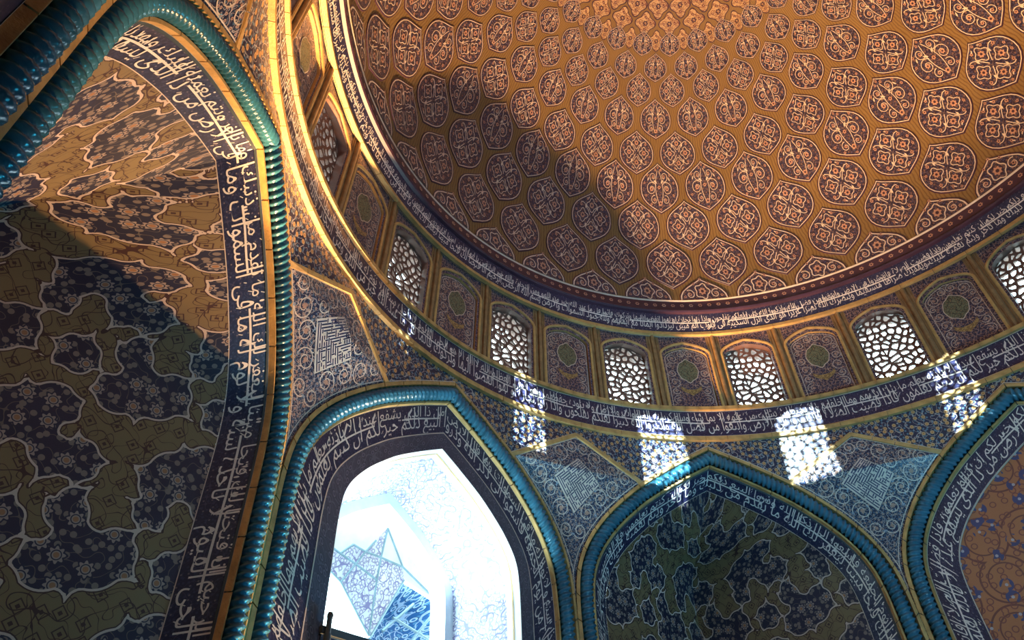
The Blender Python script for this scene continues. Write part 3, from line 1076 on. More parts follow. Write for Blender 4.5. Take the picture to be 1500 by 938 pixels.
# lattice: cells of a Voronoi net, each with its hole
def clip(poly, a, b):
    """keep the side of poly nearer to a than to b"""
    m = ((a[0] + b[0]) / 2, (a[1] + b[1]) / 2); d = (b[0] - a[0], b[1] - a[1])
    out = []
    k = len(poly)
    for i in range(k):
        p, q = poly[i], poly[(i + 1) % k]
        sp = (p[0] - m[0]) * d[0] + (p[1] - m[1]) * d[1]
        sq_ = (q[0] - m[0]) * d[0] + (q[1] - m[1]) * d[1]
        if sp <= 0:
            out.append(p)
        if sp * sq_ < 0:
            t = sp / (sp - sq_)
            out.append((p[0] + (q[0] - p[0]) * t, p[1] + (q[1] - p[1]) * t))
    return out
def lattice_mesh():
    R = random.Random(21)
    sx, sz = 0.205, 0.185
    pts = []
    nz_ = int(2.5 / sz)
    for j in range(-1, nz_ + 1):
        for i in range(-5, 6):
            x = (i + (0.5 if j % 2 else 0)) * sx + R.uniform(-0.10, 0.10)
            z = Z2 + 0.1 + j * sz + R.uniform(-0.085, 0.085)
            pts.append((x, z))
    mb = MB()
    def inb(x, z):
        zt = np.interp(abs(x), [0, 0.28, 0.53, 0.65, 0.66], [14.02, 13.95, 13.84, 13.71, 13.57])
        return abs(x) < 0.66 and Z2 + 0.06 < z < zt
    for i, p in enumerate(pts):
        if not (abs(p[0]) < 0.8 and p[1] < 14.2):
            continue
        cell = [(p[0] - 0.4, p[1] - 0.4), (p[0] + 0.4, p[1] - 0.4), (p[0] + 0.4, p[1] + 0.4), (p[0] - 0.4, p[1] + 0.4)]
        for q in sorted(pts, key=lambda q: hypot(q[0] - p[0], q[1] - p[1]))[1:16]:
            cell = clip(cell, p, q)
        c = np.array(cell)
        if len(c) < 3:
            continue
        # clamp to the window outline
        zt = np.interp(np.abs(c[:, 0]), [0, 0.28, 0.53, 0.65, 0.66], [14.02, 13.95, 13.84, 13.71, 13.57])
        c = np.stack([np.clip(c[:, 0], -0.68, 0.68), np.clip(c[:, 1], Z2 + 0.02, np.maximum(zt + 0.02, Z2 + 0.03))], 1)
        cen = c.mean(0)
        rad = np.linalg.norm(c - cen, axis=1)
        if rad.max() < 0.05:
            continue
        # hole: rounded, smaller polygon turned into a petal
        mid = (c + np.roll(c, -1, 0)) / 2
        hol = cen + (c - cen) * np.clip(1 - 0.054 / np.maximum(rad, 1e-3), 0.30, 0.84)[:, None]
        hm = cen + (mid - cen) * np.clip(1 - 0.030 / np.maximum(np.linalg.norm(mid - cen, axis=1), 1e-3), 0.3, 0.86)[:, None]
        ring_o = np.stack([c, mid], 1).reshape(-1, 2); ring_i = np.stack([hol, hm], 1).reshape(-1, 2)
        k = len(ring_o)
        f, bk = -0.20, -0.27
        A = [drum_map(ring_o, np.full(k, f)), drum_map(ring_i, np.full(k, f + 0.0)), drum_map(ring_i, np.full(k, bk)), drum_map(ring_o, np.full(k, bk))]
        P = np.stack(A, 0)
        mb.grid(P, 0, closed=True)
    return mb.mesh('lattice', ['lattice'])
ME_LAT = lattice_mesh()

# blind panel ornament
def panel_meshes():
    mb = MB()
    c = np.concatenate([OPN, OPN[:1]])
    k = len(OPN)
    P = drum_map(OPN, np.full(k, -0.07)); cen = drum_map(np.array([(0, 13.0)]), np.array([-0.07]))
    mb.add(np.concatenate([P, cen]), [(i, (i + 1) % k, k) for i in range(k)], 0, np.concatenate([OPN, [(0, 13.0)]]))
    ground = mb.mesh('ground', ['drumtile'])
    fs = Flat()
    def inside(x, z):
        zt = np.interp(abs(x), [0, 0.28, 0.53, 0.65, 0.66], [14.02, 13.95, 13.84, 13.71, 13.57])
        if abs(x) > 0.62 or z > zt - 0.06 or z < Z2 + 0.12:
            return False
        return not ((x / 0.36) ** 2 + ((z - 13.18) / 0.44) ** 2 < 1 or (abs(x) < 0.32 and 12.34 < z < 12.62))
    fs.scrolls(inside, (0, 0.66, Z2 + 0.1, 14.0), 0.155, 0.017, (0, 1, 1, 1), random.Random(5), True, 1.3)
    fs.ribbon(np.concatenate([OPN * (0.94, 1) - (0, 0.05)]), 0.018, 0, 1)
    ms = MB()
    Pp, L = fs.arrays()
    ms.add(drum_map(Pp, -0.066 + L * 0.003), fs.f, fs.m, Pp)
    scr = ms.mesh('arabesque', ['cream', 'rose'])
    a = np.linspace(0, 2 * pi, 40, endpoint=False)
    lob = 1 + 0.05 * np.abs(np.cos(a * 4)) + 0.16 * np.exp(-((np.mod(a, pi) - pi / 2) / 0.22) ** 2)
    o = np.stack([0.29 * lob * np.cos(a), 13.18 + 0.34 * lob * np.sin(a)], 1)
    f2 = Flat()
    f2.fan((o - (0, 13.18)) * 1.07 + (0, 13.18), 1, 3); f2.fan(o, 0, 4)
    mm = MB(); Pp, L = f2.arrays(); mm.add(drum_map(Pp, -0.066 + L * 0.004), f2.f, f2.m, Pp)
    med = mm.mesh('cartouche', ['olive', 'cream'])
    x = np.linspace(-0.30, 0.30, 15)
    lo = 12.36 + 0.16 * (np.abs(x) / 0.3) ** 2 - 0.05 * np.exp(-(x / 0.05) ** 2); hi = 12.52 + 0.13 * (np.abs(x) / 0.3) ** 3
    f3 = Flat(); o = np.concatenate([np.stack([x, lo], 1), np.stack([x, hi], 1)[::-1]])
    f3.add(o, [(i, i + 1, 28 - i, 29 - i) for i in range(14)], 0, 4)
    m3 = MB(); Pp, L = f3.arrays(); m3.add(drum_map(Pp, -0.066 + L * 0.004), f3.f, f3.m, Pp)
    cre = m3.mesh('crescent', ['ochre_cart'])
    return ground, scr, med, cre
ME_PANEL = panel_meshes()

drum_body = MB()
cyl(drum_body, [(9.60, 11.70), (9.62, 11.79)], [0], 128)
wall_drum = tag(link('wall_drum', drum_body.mesh('wall_drum', ['gold'])), 'curved brown tiled drum wall carrying the lattice windows and blind panels', None, None, 'structure')
WLAB = {101: 'lattice window at the top edge over the sunlit golden ring', 79: 'steep lattice window in warm light with blue glints, over the golden ring',
        56: 'lattice window with teal glints in the shadowed drum, over the great bright arch', 34: 'lattice window in shadow above the first white sun patch',
        11: 'lattice window above the second white sun patch, half blue with glare', -11: 'lattice window with reddish bars lit below by blue glare, over the peak of the floral niche',
        -34: 'broad lattice window with reddish bars and strong blue glare, above the faint sun patch', -56: 'lattice window cut by the frame edge under the bright upper script'}
PLAB = {90: 'golden blind panel between the two steepest lattice windows', 68: 'blind panel half in golden light, half in shadow', 45: 'dark blind panel with green cartouche above the great bright arch',
        22: 'shadowed blind panel with teal cartouche and gold crescent', 0: 'blind panel where the dome shadow ends, gold rib beside it',
        -22: 'warm blind panel with olive cartouche over the script ring sun patch', -45: 'blind panel with round olive cartouche beside the broad glaring window', -68: 'blind panel outside the frame edge'}
wn = 0
for k in range(32):
    az = k * 11.25
    aa = (az + 180) % 360 - 180
    vis = -60 < aa < 108
    if k % 2:
        link('window_bay', ME_WBAY, wall_drum, az * D2R)
        if vis:
            wn += 1
            key = int(round(aa))
            root = empty('window_%d' % wn, (-9.6 * sin(az * D2R), 9.6 * cos(az * D2R), Z2), az * D2R)
            tag(root, WLAB[key], 'lattice window', 'lattice windows of the drum', 'structure')
            off = (0, -9.6, -Z2)
            link('lattice', ME_LAT, root, 0, off)
            link('frame', ME_FRAME, root, 0, off)
        else:
            link('lattice', ME_LAT, wall_drum, az * D2R)
    else:
        link('panel_bay', ME_PBAY, wall_drum, az * D2R)
        if vis or aa in (-67.5,):
            root = empty('blind_panel', (-9.6 * sin(az * D2R), 9.6 * cos(az * D2R), Z2), az * D2R)
            tag(root, PLAB[int(round(aa))], 'panel', 'blind panels of the drum')
            off = (0, -9.6, -Z2)
            for nm, me in zip(('ground', 'arabesque', 'cartouche', 'crescent'), ME_PANEL):
                link(nm, me, root, 0, off)
            link('frame', ME_FRAME, root, 0, off)
        else:
            link('ground', ME_PANEL[0], wall_drum, az * D2R)
    link('pilaster', ME_PIL, wall_drum, (az + 5.625) * D2R)

# ------------------------------------------------------------------ dome with medallions
DP = catmull([(9.06, 15.60), (9.03, 16.10), (8.93, 17.0), (8.72, 18.08), (8.28, 19.3), (7.74, 20.5), (7.1, 21.65), (6.4, 22.6), (5.75, 23.32), (5.1, 23.92), (4.5, 24.38), (3.4, 25.05), (2.2, 25.6), (1.1, 26.0), (0.02, 26.35)], 8)
def dome_r(z):
    return np.interp(z, DP[:, 1], DP[:, 0])
DT = np.gradient(DP, axis=0); DT /= np.linalg.norm(DT, axis=1, keepdims=True)
def dome_map(P, h):
    """P: (azimuth degrees to the left, z)"""
    z = P[:, 1]
    nr = np.interp(z, DP[:, 1], -DT[:, 1]); nz = np.interp(z, DP[:, 1], DT[:, 0])
    r = dome_r(z) + nr * h
    zz = z + nz * h
    a = P[:, 0] * D2R
    return np.stack([-r * np.sin(a), r * np.cos(a), zz], 1)
mbd = MB()
n = 192
a = np.linspace(0, 360, n + 1)
AZ, ZI = np.meshgrid(a, DP[:, 1], indexing='ij')
P = dome_map(np.stack([AZ.ravel(), ZI.ravel()], 1), np.zeros(AZ.size)).reshape(n + 1, len(DP), 3)
dl = arclen(DP)
UV = np.stack([AZ * D2R * 9.0, np.repeat(dl[None], n + 1, 0)], -1)
mbd.grid(P, 0, UV)
ceiling = tag(link('ceiling', mbd.mesh('ceiling', ['dome'], True)), 'ochre brick dome set with rows of dark leaf-shaped medallions', None, None, 'structure')

OUTY = np.array([1, .94, .86, .75, .62, .47, .30, .12, -.08, -.28, -.46, -.62, -.76, -.87, -.95, -1])
OUTX = np.array([0, .07, .20, .40, .62, .81, .93, .99, 1.0, .96, .86, .70, .48, .26, .10, 0])
def outline(sc=1.0, inset=0.0):
    R_ = np.stack([OUTX, OUTY], 1)
    L_ = (R_ * (-1, 1))[::-1][1:-1]
    return np.concatenate([R_, L_]) * sc
def wid(y):
    return np.interp(y, OUTY[::-1], OUTX[::-1])
def medal_pattern(kind, seed):
    """ornament in the unit medallion"""
    R = random.Random(seed)
    f = Flat()
    W_ = 0.028
    if kind == 0:       # four lobed cells round a cross, a flower in each
        for sx in (1, -1):
            pass
        for cx, cy in ((0, 0.47), (0, -0.47), (0.46, 0), (-0.46, 0)):
            a_ = np.linspace(0, 2 * pi, 24, endpoint=False)
            rr = 0.235 * (1 + 0.22 * np.cos(4 * a_))
            f.ribbon(np.stack([cx + rr * np.cos(a_), cy + rr * np.sin(a_)], 1), W_, 0, 1, True)
            f.flower((cx, cy), 0.135, 1, 2, 7, 2)
        for qx in (1, -1):
            for qy in (1, -1):
                t = np.linspace(0, 1, 12)
                f.ribbon(np.stack([qx * (0.07 + 0.52 * t), qy * (0.07 + 0.46 * np.sin(t * 1.9))], 1), W_, 0, 1)
                f.flower((qx * 0.56, qy * 0.42), 0.075, 1, 2, 5, 2)
                f.leaf((qx * 0.30, qy * 0.28), atan2(qy, qx) + 0.7 * qx * qy, 0.2, 0, 2)
                f.flower((qx * 0.24, qy * 0.70), 0.065, 1, 2, 5, 2)
                f.flower((qx * 0.80, qy * 0.16), 0.06, 1, 2, 5, 2)
                f.leaf((qx * 0.13, qy * 0.80), atan2(-qy, qx), 0.15, 0, 2)
    else:               # two pairs of scrolls with a flower below
        for sx in (1, -1):
            for (cx, cy, r_, a0, tn, sg) in ((0.42, -0.02, 0.30, 2.6, 1.5, -1), (0.30, 0.48, 0.22, -2.0, 1.3, 1), (0.30, -0.48, 0.20, 1.8, 1.2, -1)):
                f.spiral((sx * cx, cy), r_, a0 if sx > 0 else pi - a0, tn, sg * sx, W_, 0, 1)
                f.flower((sx * cx, cy), r_ * 0.36, 1, 2, 6, 2)
            t = np.linspace(0, 1, 14)
            f.ribbon(np.stack([sx * (0.05 + 0.15 * np.sin(t * pi)), -0.72 + 1.45 * t], 1), W_, 0, 1)
            for (x_, y_) in ((0.80, 0.22), (0.74, -0.30), (0.62, 0.55), (0.48, -0.66), (0.15, 0.76)):
                f.flower((sx * x_, y_), 0.065, 1, 2, 5, 2)
            f.leaf((sx * 0.1, 0.2), pi / 2 - sx * 0.8, 0.24, 0, 2)
            f.leaf((sx * 0.62, 0.30), pi / 2 + sx * 0.5, 0.2, 0, 2)
        f.flower((0, -0.62), 0.12, 1, 2, 7, 2)
        f.flower((0, 0.05), 0.09, 1, 2, 6, 2)
    for (x_, y_) in ((0, 0.86), (0, -0.88)):
        f.flower((x_, y_), 0.06, 1, 2, 4, 2)
    return f
PATS = [medal_pattern(0, 1), medal_pattern(1, 2)]

ROWS = [(16.05, 18.10, 4.92, 0, 0), (17.62, 19.53, 4.92, 1, 0), (19.02, 20.85, 4.90, 0, 1), (20.38, 21.88, 4.85, 1, 0), (21.60, 22.82, 4.75, 0, 1),
        (22.53, 23.46, 4.35, 1, 0), (23.22, 23.93, 4.35, 0, 1), (23.82, 24.37, 4.3, 1, 1)]
def medallion_mesh(zb, zt, hw, pat, cut=None):
    def mp(Q, h):
        y = Q[:, 1]
        z = (zb + zt) / 2 + y * (zt - zb) / 2
        return dome_map(np.stack([-Q[:, 0] * hw, z], 1), h)
    def strip(mb, s0, s1, h0, h1, mat):
        A, B_ = outline(s0), outline(s1)
        k = len(A)
        mb.grid(np.stack([mp(A, np.full(k, h0)), mp(B_, np.full(k, h1))], 0), mat, closed=True)
    mb = MB()
    strip(mb, 1.0, 0.985, -0.005, 0.022, 0)
    strip(mb, 0.985, 0.945, 0.022, 0.022, 0)
    strip(mb, 0.945, 0.915, 0.022, 0.022, 1)
    # field as a grid of rows so that it follows the curve
    ys = np.array([-0.915, -0.86, -0.75, -0.62, -0.46, -0.28, -0.08, 0.12, 0.30, 0.47, 0.62, 0.75, 0.86, 0.915])
    ts = np.linspace(-1, 1, 7)
    G = np.stack([ts[None] * wid(ys / 0.915)[:, None] * 0.915, np.repeat(ys[:, None], 7, 1)], -1)
    H = mp(G.reshape(-1, 2), np.full(ys.size * 7, 0.018)).reshape(len(ys), 7, 3)
    sc = (zt - zb) / 2
    mb.grid(H, 2, G * sc)
    body = mb.mesh('medallion', ['plum', 'cream', 'medal'])
    P, L = pat.arrays()
    Q = P * 0.93
    m2 = MB()
    m2.add(mp(Q, 0.022 + L * 0.003), pat.f, pat.m)
    return body, m2.mesh('arabesque', ['cream', 'rose', 'plum'])
for (zb, zt, hw, odd, kind) in ROWS:
    body, ara = medallion_mesh(zb, zt, hw, PATS[kind])
    for k in range(32):
        az = k * 11.25 + (5.625 if odd else 0.0)
        o = link('medallion', body, ceiling, az * D2R)
        link('arabesque', ara, o)
# half medallions standing on the border: the upper half of a tall one
def half_medal():
    zb, zt, hw = 14.55, 16.50, 4.9
    zc = 15.60
    mb = MB()
    ys = np.concatenate([[(zc - 15.0) / 0.98 - 0.53], OUTY[::-1][np.nonzero(OUTY[::-1] > 0.10)]])
    y0 = (zc - (zb + zt) / 2) / ((zt - zb) / 2)
    ys = np.array([y for y in np.concatenate([[y0], np.linspace(y0 + 0.03, 1, 14)])])
    def wd(y):
        return np.interp((y - y0) / (1 - y0), [0, .2, .42, .62, .8, .92, 1], [1.0, .97, .84, .60, .30, .10, 0])
    def mp(x, y, h):
        z = (zb + zt) / 2 + y * (zt - zb) / 2
        return dome_map(np.stack([-x * hw, z], 1), np.full(len(x), h))
    for (s0, s1, mat) in ((1.0, 0.95, 0), (0.95, 0.90, 1)):
        for sg in (1, -1):
            x0 = sg * wd(ys) * s0; x1 = sg * wd(ys) * s1
            yb = y0 + (ys - y0) * s1; ya = y0 + (ys - y0) * s0
            mb.grid(np.stack([mp(x0, ya, 0.022), mp(x1, yb, 0.022)], 1), mat)
    ts = np.linspace(-1, 1, 7)
    yb = y0 + (ys - y0) * 0.9
    G = np.stack([ts[None] * wd(ys)[:, None] * 0.9, np.repeat(yb[:, None], 7, 1)], -1)
    H = mp(G[..., 0].ravel(), G[..., 1].ravel(), 0.018).reshape(len(ys), 7, 3)
    mb.grid(H, 2, G * 0.95)
    body = mb.mesh('half_medallion', ['plum', 'cream', 'medal'])
    f = Flat()
    cy = y0 + 0.34
    a_ = np.linspace(0, 2 * pi, 24, endpoint=False)
    rr = 0.30 * (1 + 0.15 * np.cos(5 * a_))
    f.ribbon(np.stack([rr * np.cos(a_) * 0.9, cy + rr * np.sin(a_)], 1), 0.04, 0, 1, True)
    f.flower((0, cy), 0.17, 1, 2, 7, 2)
    for sx in (1, -1):
        f.spiral((sx * 0.52, y0 + 0.22), 0.2, 1.0 if sx > 0 else pi - 1.0, 1.3, sx, 0.036, 0, 1)
        f.flower((sx * 0.52, y0 + 0.22), 0.08, 1, 2, 5, 2)
        f.flower((sx * 0.74, y0 + 0.12), 0.07, 1, 2, 5, 2)
        f.flower((sx * 0.30, y0 + 0.66), 0.06, 1, 2, 5, 2)
    f.flower((0, y0 + 0.86), 0.06, 1, 2, 5, 2)
    P, L = f.arrays()
    m2 = MB()
    z = (zb + zt) / 2 + P[:, 1] * (zt - zb) / 2
    m2.add(dome_map(np.stack([-P[:, 0] * hw, z], 1), 0.022 + L * 0.003), f.f, f.m)
    return body, m2.mesh('arabesque', ['cream', 'rose', 'plum'])
hb, ha = half_medal()
for k in range(32):
    o = link('half_medallion', hb, ceiling, (k * 11.25 + 5.625) * D2R)
    link('arabesque', ha, o)
# sunburst round the crown: small cartouches on a light ground
def burst_mesh(zt, zb, hw, seed):
    f = Flat()
    o = outline(1.0) * (1, 1)
    a_ = np.linspace(0, 2 * pi, 32, endpoint=False)
    rr = 1 + 0.18 * np.cos(4 * a_)
    f.fan(np.stack([rr * 0.95 * np.cos(a_), rr * np.sin(a_)], 1), 1, 1)
    f.fan(np.stack([rr * 0.85 * np.cos(a_), rr * 0.9 * np.sin(a_)], 1), 0, 2)
    f.flower((0, 0), 0.30, 1, 0, 6, 3)
    for i in range(4):
        f.flower((0.55 * cos(i * pi / 2), 0.55 * sin(i * pi / 2)), 0.14, 1, 2, 5, 3)
    P, L = f.arrays()
    mb = MB()
    z = (zb + zt) / 2 + P[:, 1] * (zt - zb) / 2
    mb.add(dome_map(np.stack([-P[:, 0] * hw, z], 1), 0.004 + L * 0.004), f.f, f.m, P * 0.3)
    return mb.mesh('sunburst_tile', ['star', 'plum', 'rose'])
M['star'] = tile('sunburst_mosaic', (0.36, 0.25, 0.15), (0.14, 0.05, 0.04), (0.20, 0.09, 0.07), (0.34, 0.24, 0.14), 7, 0.03, fr=0.25)
for (zb, zt, hw, odd) in ((23.98, 24.36, 3.3, 0), (24.30, 24.68, 4.6, 1), (24.60, 25.0, 5.0, 0), (24.95, 25.35, 5.4, 1)):
    me = burst_mesh(zt, zb, hw, 1)
    for k in range(32):
        az = k * 11.25 + (5.625 if odd else 0.0)
        link('sunburst_tile', me, ceiling, az * D2R)
crown = MB()
cr = DP[DP[:, 1] > 25.2]
cyl(crown, [(r - 0.02, z - 0.02) for r, z in cr], [0] * (len(cr) - 1), 64)
link('crown_disc', crown.mesh('crown_disc', ['star']), ceiling)

# ------------------------------------------------------------------ arches round the room
ALAB = {90: ('towering cable-moulded corner arch with a half sunlit, half dark floral vault', 'arch'),
        45: ('bright wall arch with white-lit cable moulding around the open window', 'arch'),
        0: ('cable-moulded corner arch over a dark green floral niche, its peak under the sun patches', 'arch'),
        -45: ('cable-moulded wall arch around a reddish orange scroll field at the frame edge', 'arch'),
        135: ('close-by arch showing only a thick cable moulding and gold trim at the top corner', 'arch')}
LET_C = band_letters('lettering', ST_C, KURSI, FATH, 0.36, 31)
LET_C2 = band_letters('lettering', ST_C, FATH, JUMUA, 0.34, 32)
LET_W = band_letters('lettering', ST_W, JUMUA, KURSI, 0.34, 33)
LET_W2 = band_letters('lettering', ST_W, KURSI, JUMUA, 0.34, 34)
south = empty('wall_south', (0, 0, FLOOR))
tag(south, 'tiled arches on the far side of the chamber, behind the viewer', None, None, 'structure')
def arch(phi):
    p = frame_pt(phi, 0, AP, FLOOR)
    vis = phi in ALAB
    if vis:
        root = empty('cable_arch', p, phi * D2R)
        tag(root, ALAB[phi][0], ALAB[phi][1], 'great arches around the chamber')
        off, rz = (0, 0, 0), 0.0
    else:
        root, off, rz = south, p - Vector((0, 0, FLOOR)), phi * D2R
    corner = phi % 90 == 0
    link('moulding_bed', ME_BED, root, rz, off)
    link('cable_moulding', ME_CABLE, root, rz, off)
    for me in ME_SPAN:
        link('spandrel', me, root, rz, off)
    if vis:
        for me in ME_TRIM:
            link('trim_tile', me, root, rz, off)
        for me in ME_SOFFIT:
            link('soffit_tile', me, root, rz, off)
    b = link('inscription_band', ME_BAND_C if corner else ME_BAND_W, root, rz, off)
    if vis and phi != 135:
        link('lettering', {90: LET_C, 0: LET_C2, 45: LET_W, -45: LET_W2}[phi], b)
    if corner:
        link('vault_field', ME_NICHE, root, rz, off)
    elif phi == 45:
        link('inner_border', ME_BAND_W2, root, rz, off)
    else:
        link('blind_field', ME_BLIND, root, rz, off)
    return root
for ph in (90, 45, 0, -45, 135, 180, -135, -90):
    arch(ph)

KLAB = {67.5: 'kite-shaped spandrel panel in warm light with a square kufic maze, under the golden ring',
        22.5: 'bluish kite-shaped spandrel panel between bright arch and green niche, sun patch on its corner',
        -22.5: 'kite-shaped spandrel panel with plum tinge beyond the green floral niche',
        112.5: 'slim sliver of kite-shaped spandrel by the top edge over the towering arch'}
for k in range(8):
    az = 22.5 + 45 * k
    aa = (az + 180) % 360 - 180
    p = Vector((-VR * sin(az * D2R), VR * cos(az * D2R), FLOOR))
    if aa in KLAB:
        root = empty('kite_panel', p, az * D2R)
        tag(root, KLAB[aa], 'spandrel panel', 'kite panels between the arches')
        link('panel', ME_KITE[0], root)
        for me in ME_KITE[1]:
            link('trim_tile', me, root)
        link('kufic_square', ME_KITE[2], root)
        link('arabesque', ME_KITE[3], root)
    else:
        link('kite_ground', ME_KITE[0], south, az * D2R, p - Vector((0, 0, FLOOR)))

# ------------------------------------------------------------------ wall with the open window, its sill and an added hole for the warm spot
def wall_b():
    """wall under the window: sill at SILL, added hole below it shaping the lamp shadow on the dome"""
    mb = MB()
    sill = 4.36
    hw = 2.47
    light_hole = [(-1.35, FLOOR), (-1.35, 0.7), (-1.20, 1.40), (-1.15, 1.86), (-1.04, 2.16), (-0.90, 2.49), (-0.78, 2.81), (-0.54, 3.36), (-0.30, 3.60), (0.10, 3.58), (0.45, 3.66), (0.77, 3.74), (1.0, 3.93), (1.2, 3.9), (1.35, 3.5), (1.36, FLOOR)]  # added unseen opening, outline shaped so the warm spot leaves the dome shadow
    ap = AP + 0.30
    # columns between the outline and the upper edge
    xs = [-hw] + [d[0] for d in light_hole] + [hw]
    bot = [(-hw, FLOOR), (-1.351, FLOOR)] + light_hole[1:-1] + [(1.361, FLOOR), (hw, FLOOR)]
    bot = np.array(bot)
    top = np.stack([bot[:, 0], np.full(len(bot), sill)], 1)
    A = np.stack([-bot[:, 0], np.full(len(bot), ap), bot[:, 1]], 1); Bq = np.stack([-top[:, 0], np.full(len(bot), ap), top[:, 1]], 1)
    mb.grid(np.stack([A, Bq], 1), 0, np.stack([bot, top], 1))
    # door reveal
    d = np.array(light_hole)
    A = np.stack([-d[:, 0], np.full(len(d), ap), d[:, 1]], 1); C_ = A.copy(); C_[:, 1] += 0.9
    # top reveal only where it does not cut the light
    return mb, sill
mbw, SILL = wall_b()
wb_root = link('wall_north', None, None, 45 * D2R, frame_pt(45, 0, 0, 0))
tag(wb_root, 'dark tiled apron wall with script below the open window', None, None, 'structure')
link('apron', mbw.mesh('apron', ['border']), wb_root)
def bx(mb, x0, x1, y0, y1, z0, z1, mat=0):
    mb.box8([(x0, y0, z0), (x1, y0, z0), (x1, y1, z0), (x0, y1, z0), (x0, y0, z1), (x1, y0, z1), (x1, y1, z1), (x0, y1, z1)], mat)
m = MB(); bx(m, -2.5, 2.5, AP + 0.24, AP + 2.6, SILL - 0.12, SILL)  # visible front edge; deep slab added to keep the warm spot off the vault
link('sill', m.mesh('sill', ['bed']), wb_root)
m = MB()
bx(m, -1.75, -1.6, AP + 0.31, 11.6, FLOOR, SILL - 0.13); bx(m, 1.6, 1.75, AP + 0.31, 11.6, FLOOR, SILL - 0.13); bx(m, -1.6, 1.6, 11.5, 11.65, FLOOR, SILL - 0.13)
bx(m, -1.6, 1.6, AP + 0.31, 11.6, SILL - 0.22, SILL - 0.125)
link('bounce_shield', m.mesh('bounce_shield', ['bed']), wb_root)  # added unseen dark liner, stops warm bounce from filling the dome shadow
stA = Strip(np.stack([np.linspace(-2.4, 2.4, 40), np.full(40, AP + 0.29), np.full(40, SILL - 0.40)], 1), np.stack([np.linspace(-2.4, 2.4, 40), np.full(40, AP + 0.29), np.full(40, SILL - 0.13)], 1), TOW)
m = MB(); stA.surf(m, 0); stA.surf(m, 1, 0.96, 1.0, 0.006, 2); stA.surf(m, 1, 0.0, 0.03, 0.006, 2)
ab = link('inscription_band', m.mesh('inscription_band', ['band', 'cream']), wb_root)
link('lettering', letter_mesh('lettering', stA, lettering(FATH, KURSI, stA.L, stA.W, 0.4, 44)), ab)
# iron post at the sill's end
m = MB()
prof = [(0.0, 0.34), (0.04, 0.33), (0.055, 0.28), (0.045, 0.22), (0.045, 0.0), (0.06, -0.02), (0.06, -0.5), (0.03, -0.6)]
aa_ = np.linspace(0, 2 * pi, 13)
m.grid(np.stack([np.stack([2.42 * -1 + r * np.cos(aa_), AP + 0.20 + r * np.sin(aa_), np.full(13, SILL - 0.12 + z)], 1) for r, z in prof], 0))
post = link('iron_post', m.mesh('iron_post', ['bed'], True), None, 45 * D2R, (0, 0, 0))
tag(post, 'small dark round-topped post at the end of the window sill', 'post')

# passage through the wall, pale mosaic, with a gold line, and the end frame
AE = 11.65
pas = empty('window_passage', frame_pt(45, 0, 0, 0), 45 * D2R)
tag(pas, 'pale mosaic vault of the passage behind the open window', 'vault')
n_ = 150
O0 = full(OPEN, AP + 0.33)
inn = offset(1.86, 150)
O1 = full(inn, AE)
stP = Strip(O1, O0, np.array([0, 10.5, 5.0]))
m = MB()
stP.surf(m, 0, 0.0, 0.80, 0.0, 5); stP.surf(m, 1, 0.80, 1.0, 0.0, 2)
link('vault', m.mesh('vault', ['pale_tile', 'pale_plain']), pas)
m = MB(); stP.surf(m, 0, 0.885, 0.905, 0.012, 2)
link('gold_line', m.mesh('gold_line', ['gold']), pas)
inn2 = offset(2.10, 150)
m = MB(); m.grid(np.stack([full(inn, AE), full(inn2, AE)], 1)); m.grid(np.stack([full(inn2, AE), full(inn2, AE + 0.5)], 1))
link('end_frame', m.mesh('end_frame', ['pale_plain']), pas)

# ------------------------------------------------------------------ vaulted porch beyond the passage
RC = np.array(RCAM)
def unproj(px, ap_fn):
    """point of the porch seen at a pixel, on a leaning vault surface given as ap = a + b*(z-6)"""
    v = RC @ np.array([(px[0] - 750) / 1050.493, (px[1] - 469) / 1050.493, 1.0])
    n = np.array([-sin(45 * D2R), cos(45 * D2R), 0])
    C_ = np.array(CAM)
    a, b = ap_fn
    # (C+s v).n = a + b*(C_z + s v_z - 6)
    s = (a + b * (C_[2] - 6) - C_ @ n) / (v @ n - b * v[2])
    return C_ + s * v
porch = empty('porch_vault', frame_pt(45, 0, 14, 4))
tag(porch, 'pale ribbed net vault of the sunlit porch seen through the open window', 'vault')
SURF = (15.2, -0.35)
def thick(pts, back=0.25):
    P = np.array(pts)
    n = np.array([-sin(45 * D2R), cos(45 * D2R), 0.25]) * back
    k = len(P)
    mb = MB()
    uv = np.stack([P @ np.array([-cos(45 * D2R), -sin(45 * D2R), 0]), P[:, 2]], 1)
    mb.add(P - np.array(porch.location), [tuple(range(k))], 0, uv)
    mb.add(P + n - np.array(porch.location), [tuple(range(k))[::-1]], 0, uv)
    mb.add(np.concatenate([P, P + n]) - np.array(porch.location), [(i, (i + 1) % k, k + (i + 1) % k, k + i) for i in range(k)], 0)
    return mb
N = dict(P1=(470, 790), P2=(498.5, 811), P3=(517.5, 798), P4=(521, 826.5), P5=(535.5, 808.5), P6=(551, 792), P7=(558, 817), P8=(568, 774), P9=(552, 850), P10=(499, 853),
         P11=(462, 817), P12=(540, 932), P13=(590, 831), P14=(592, 850), P15=(638, 879), Q1=(430, 700), Q2=(440, 600), Q3=(600, 690), Q4=(660, 870), Q5=(648, 900), Q6=(430, 790), P17=(543, 932), R1=(470, 822))
W3 = {k: unproj(v, SURF) for k, v in N.items()}
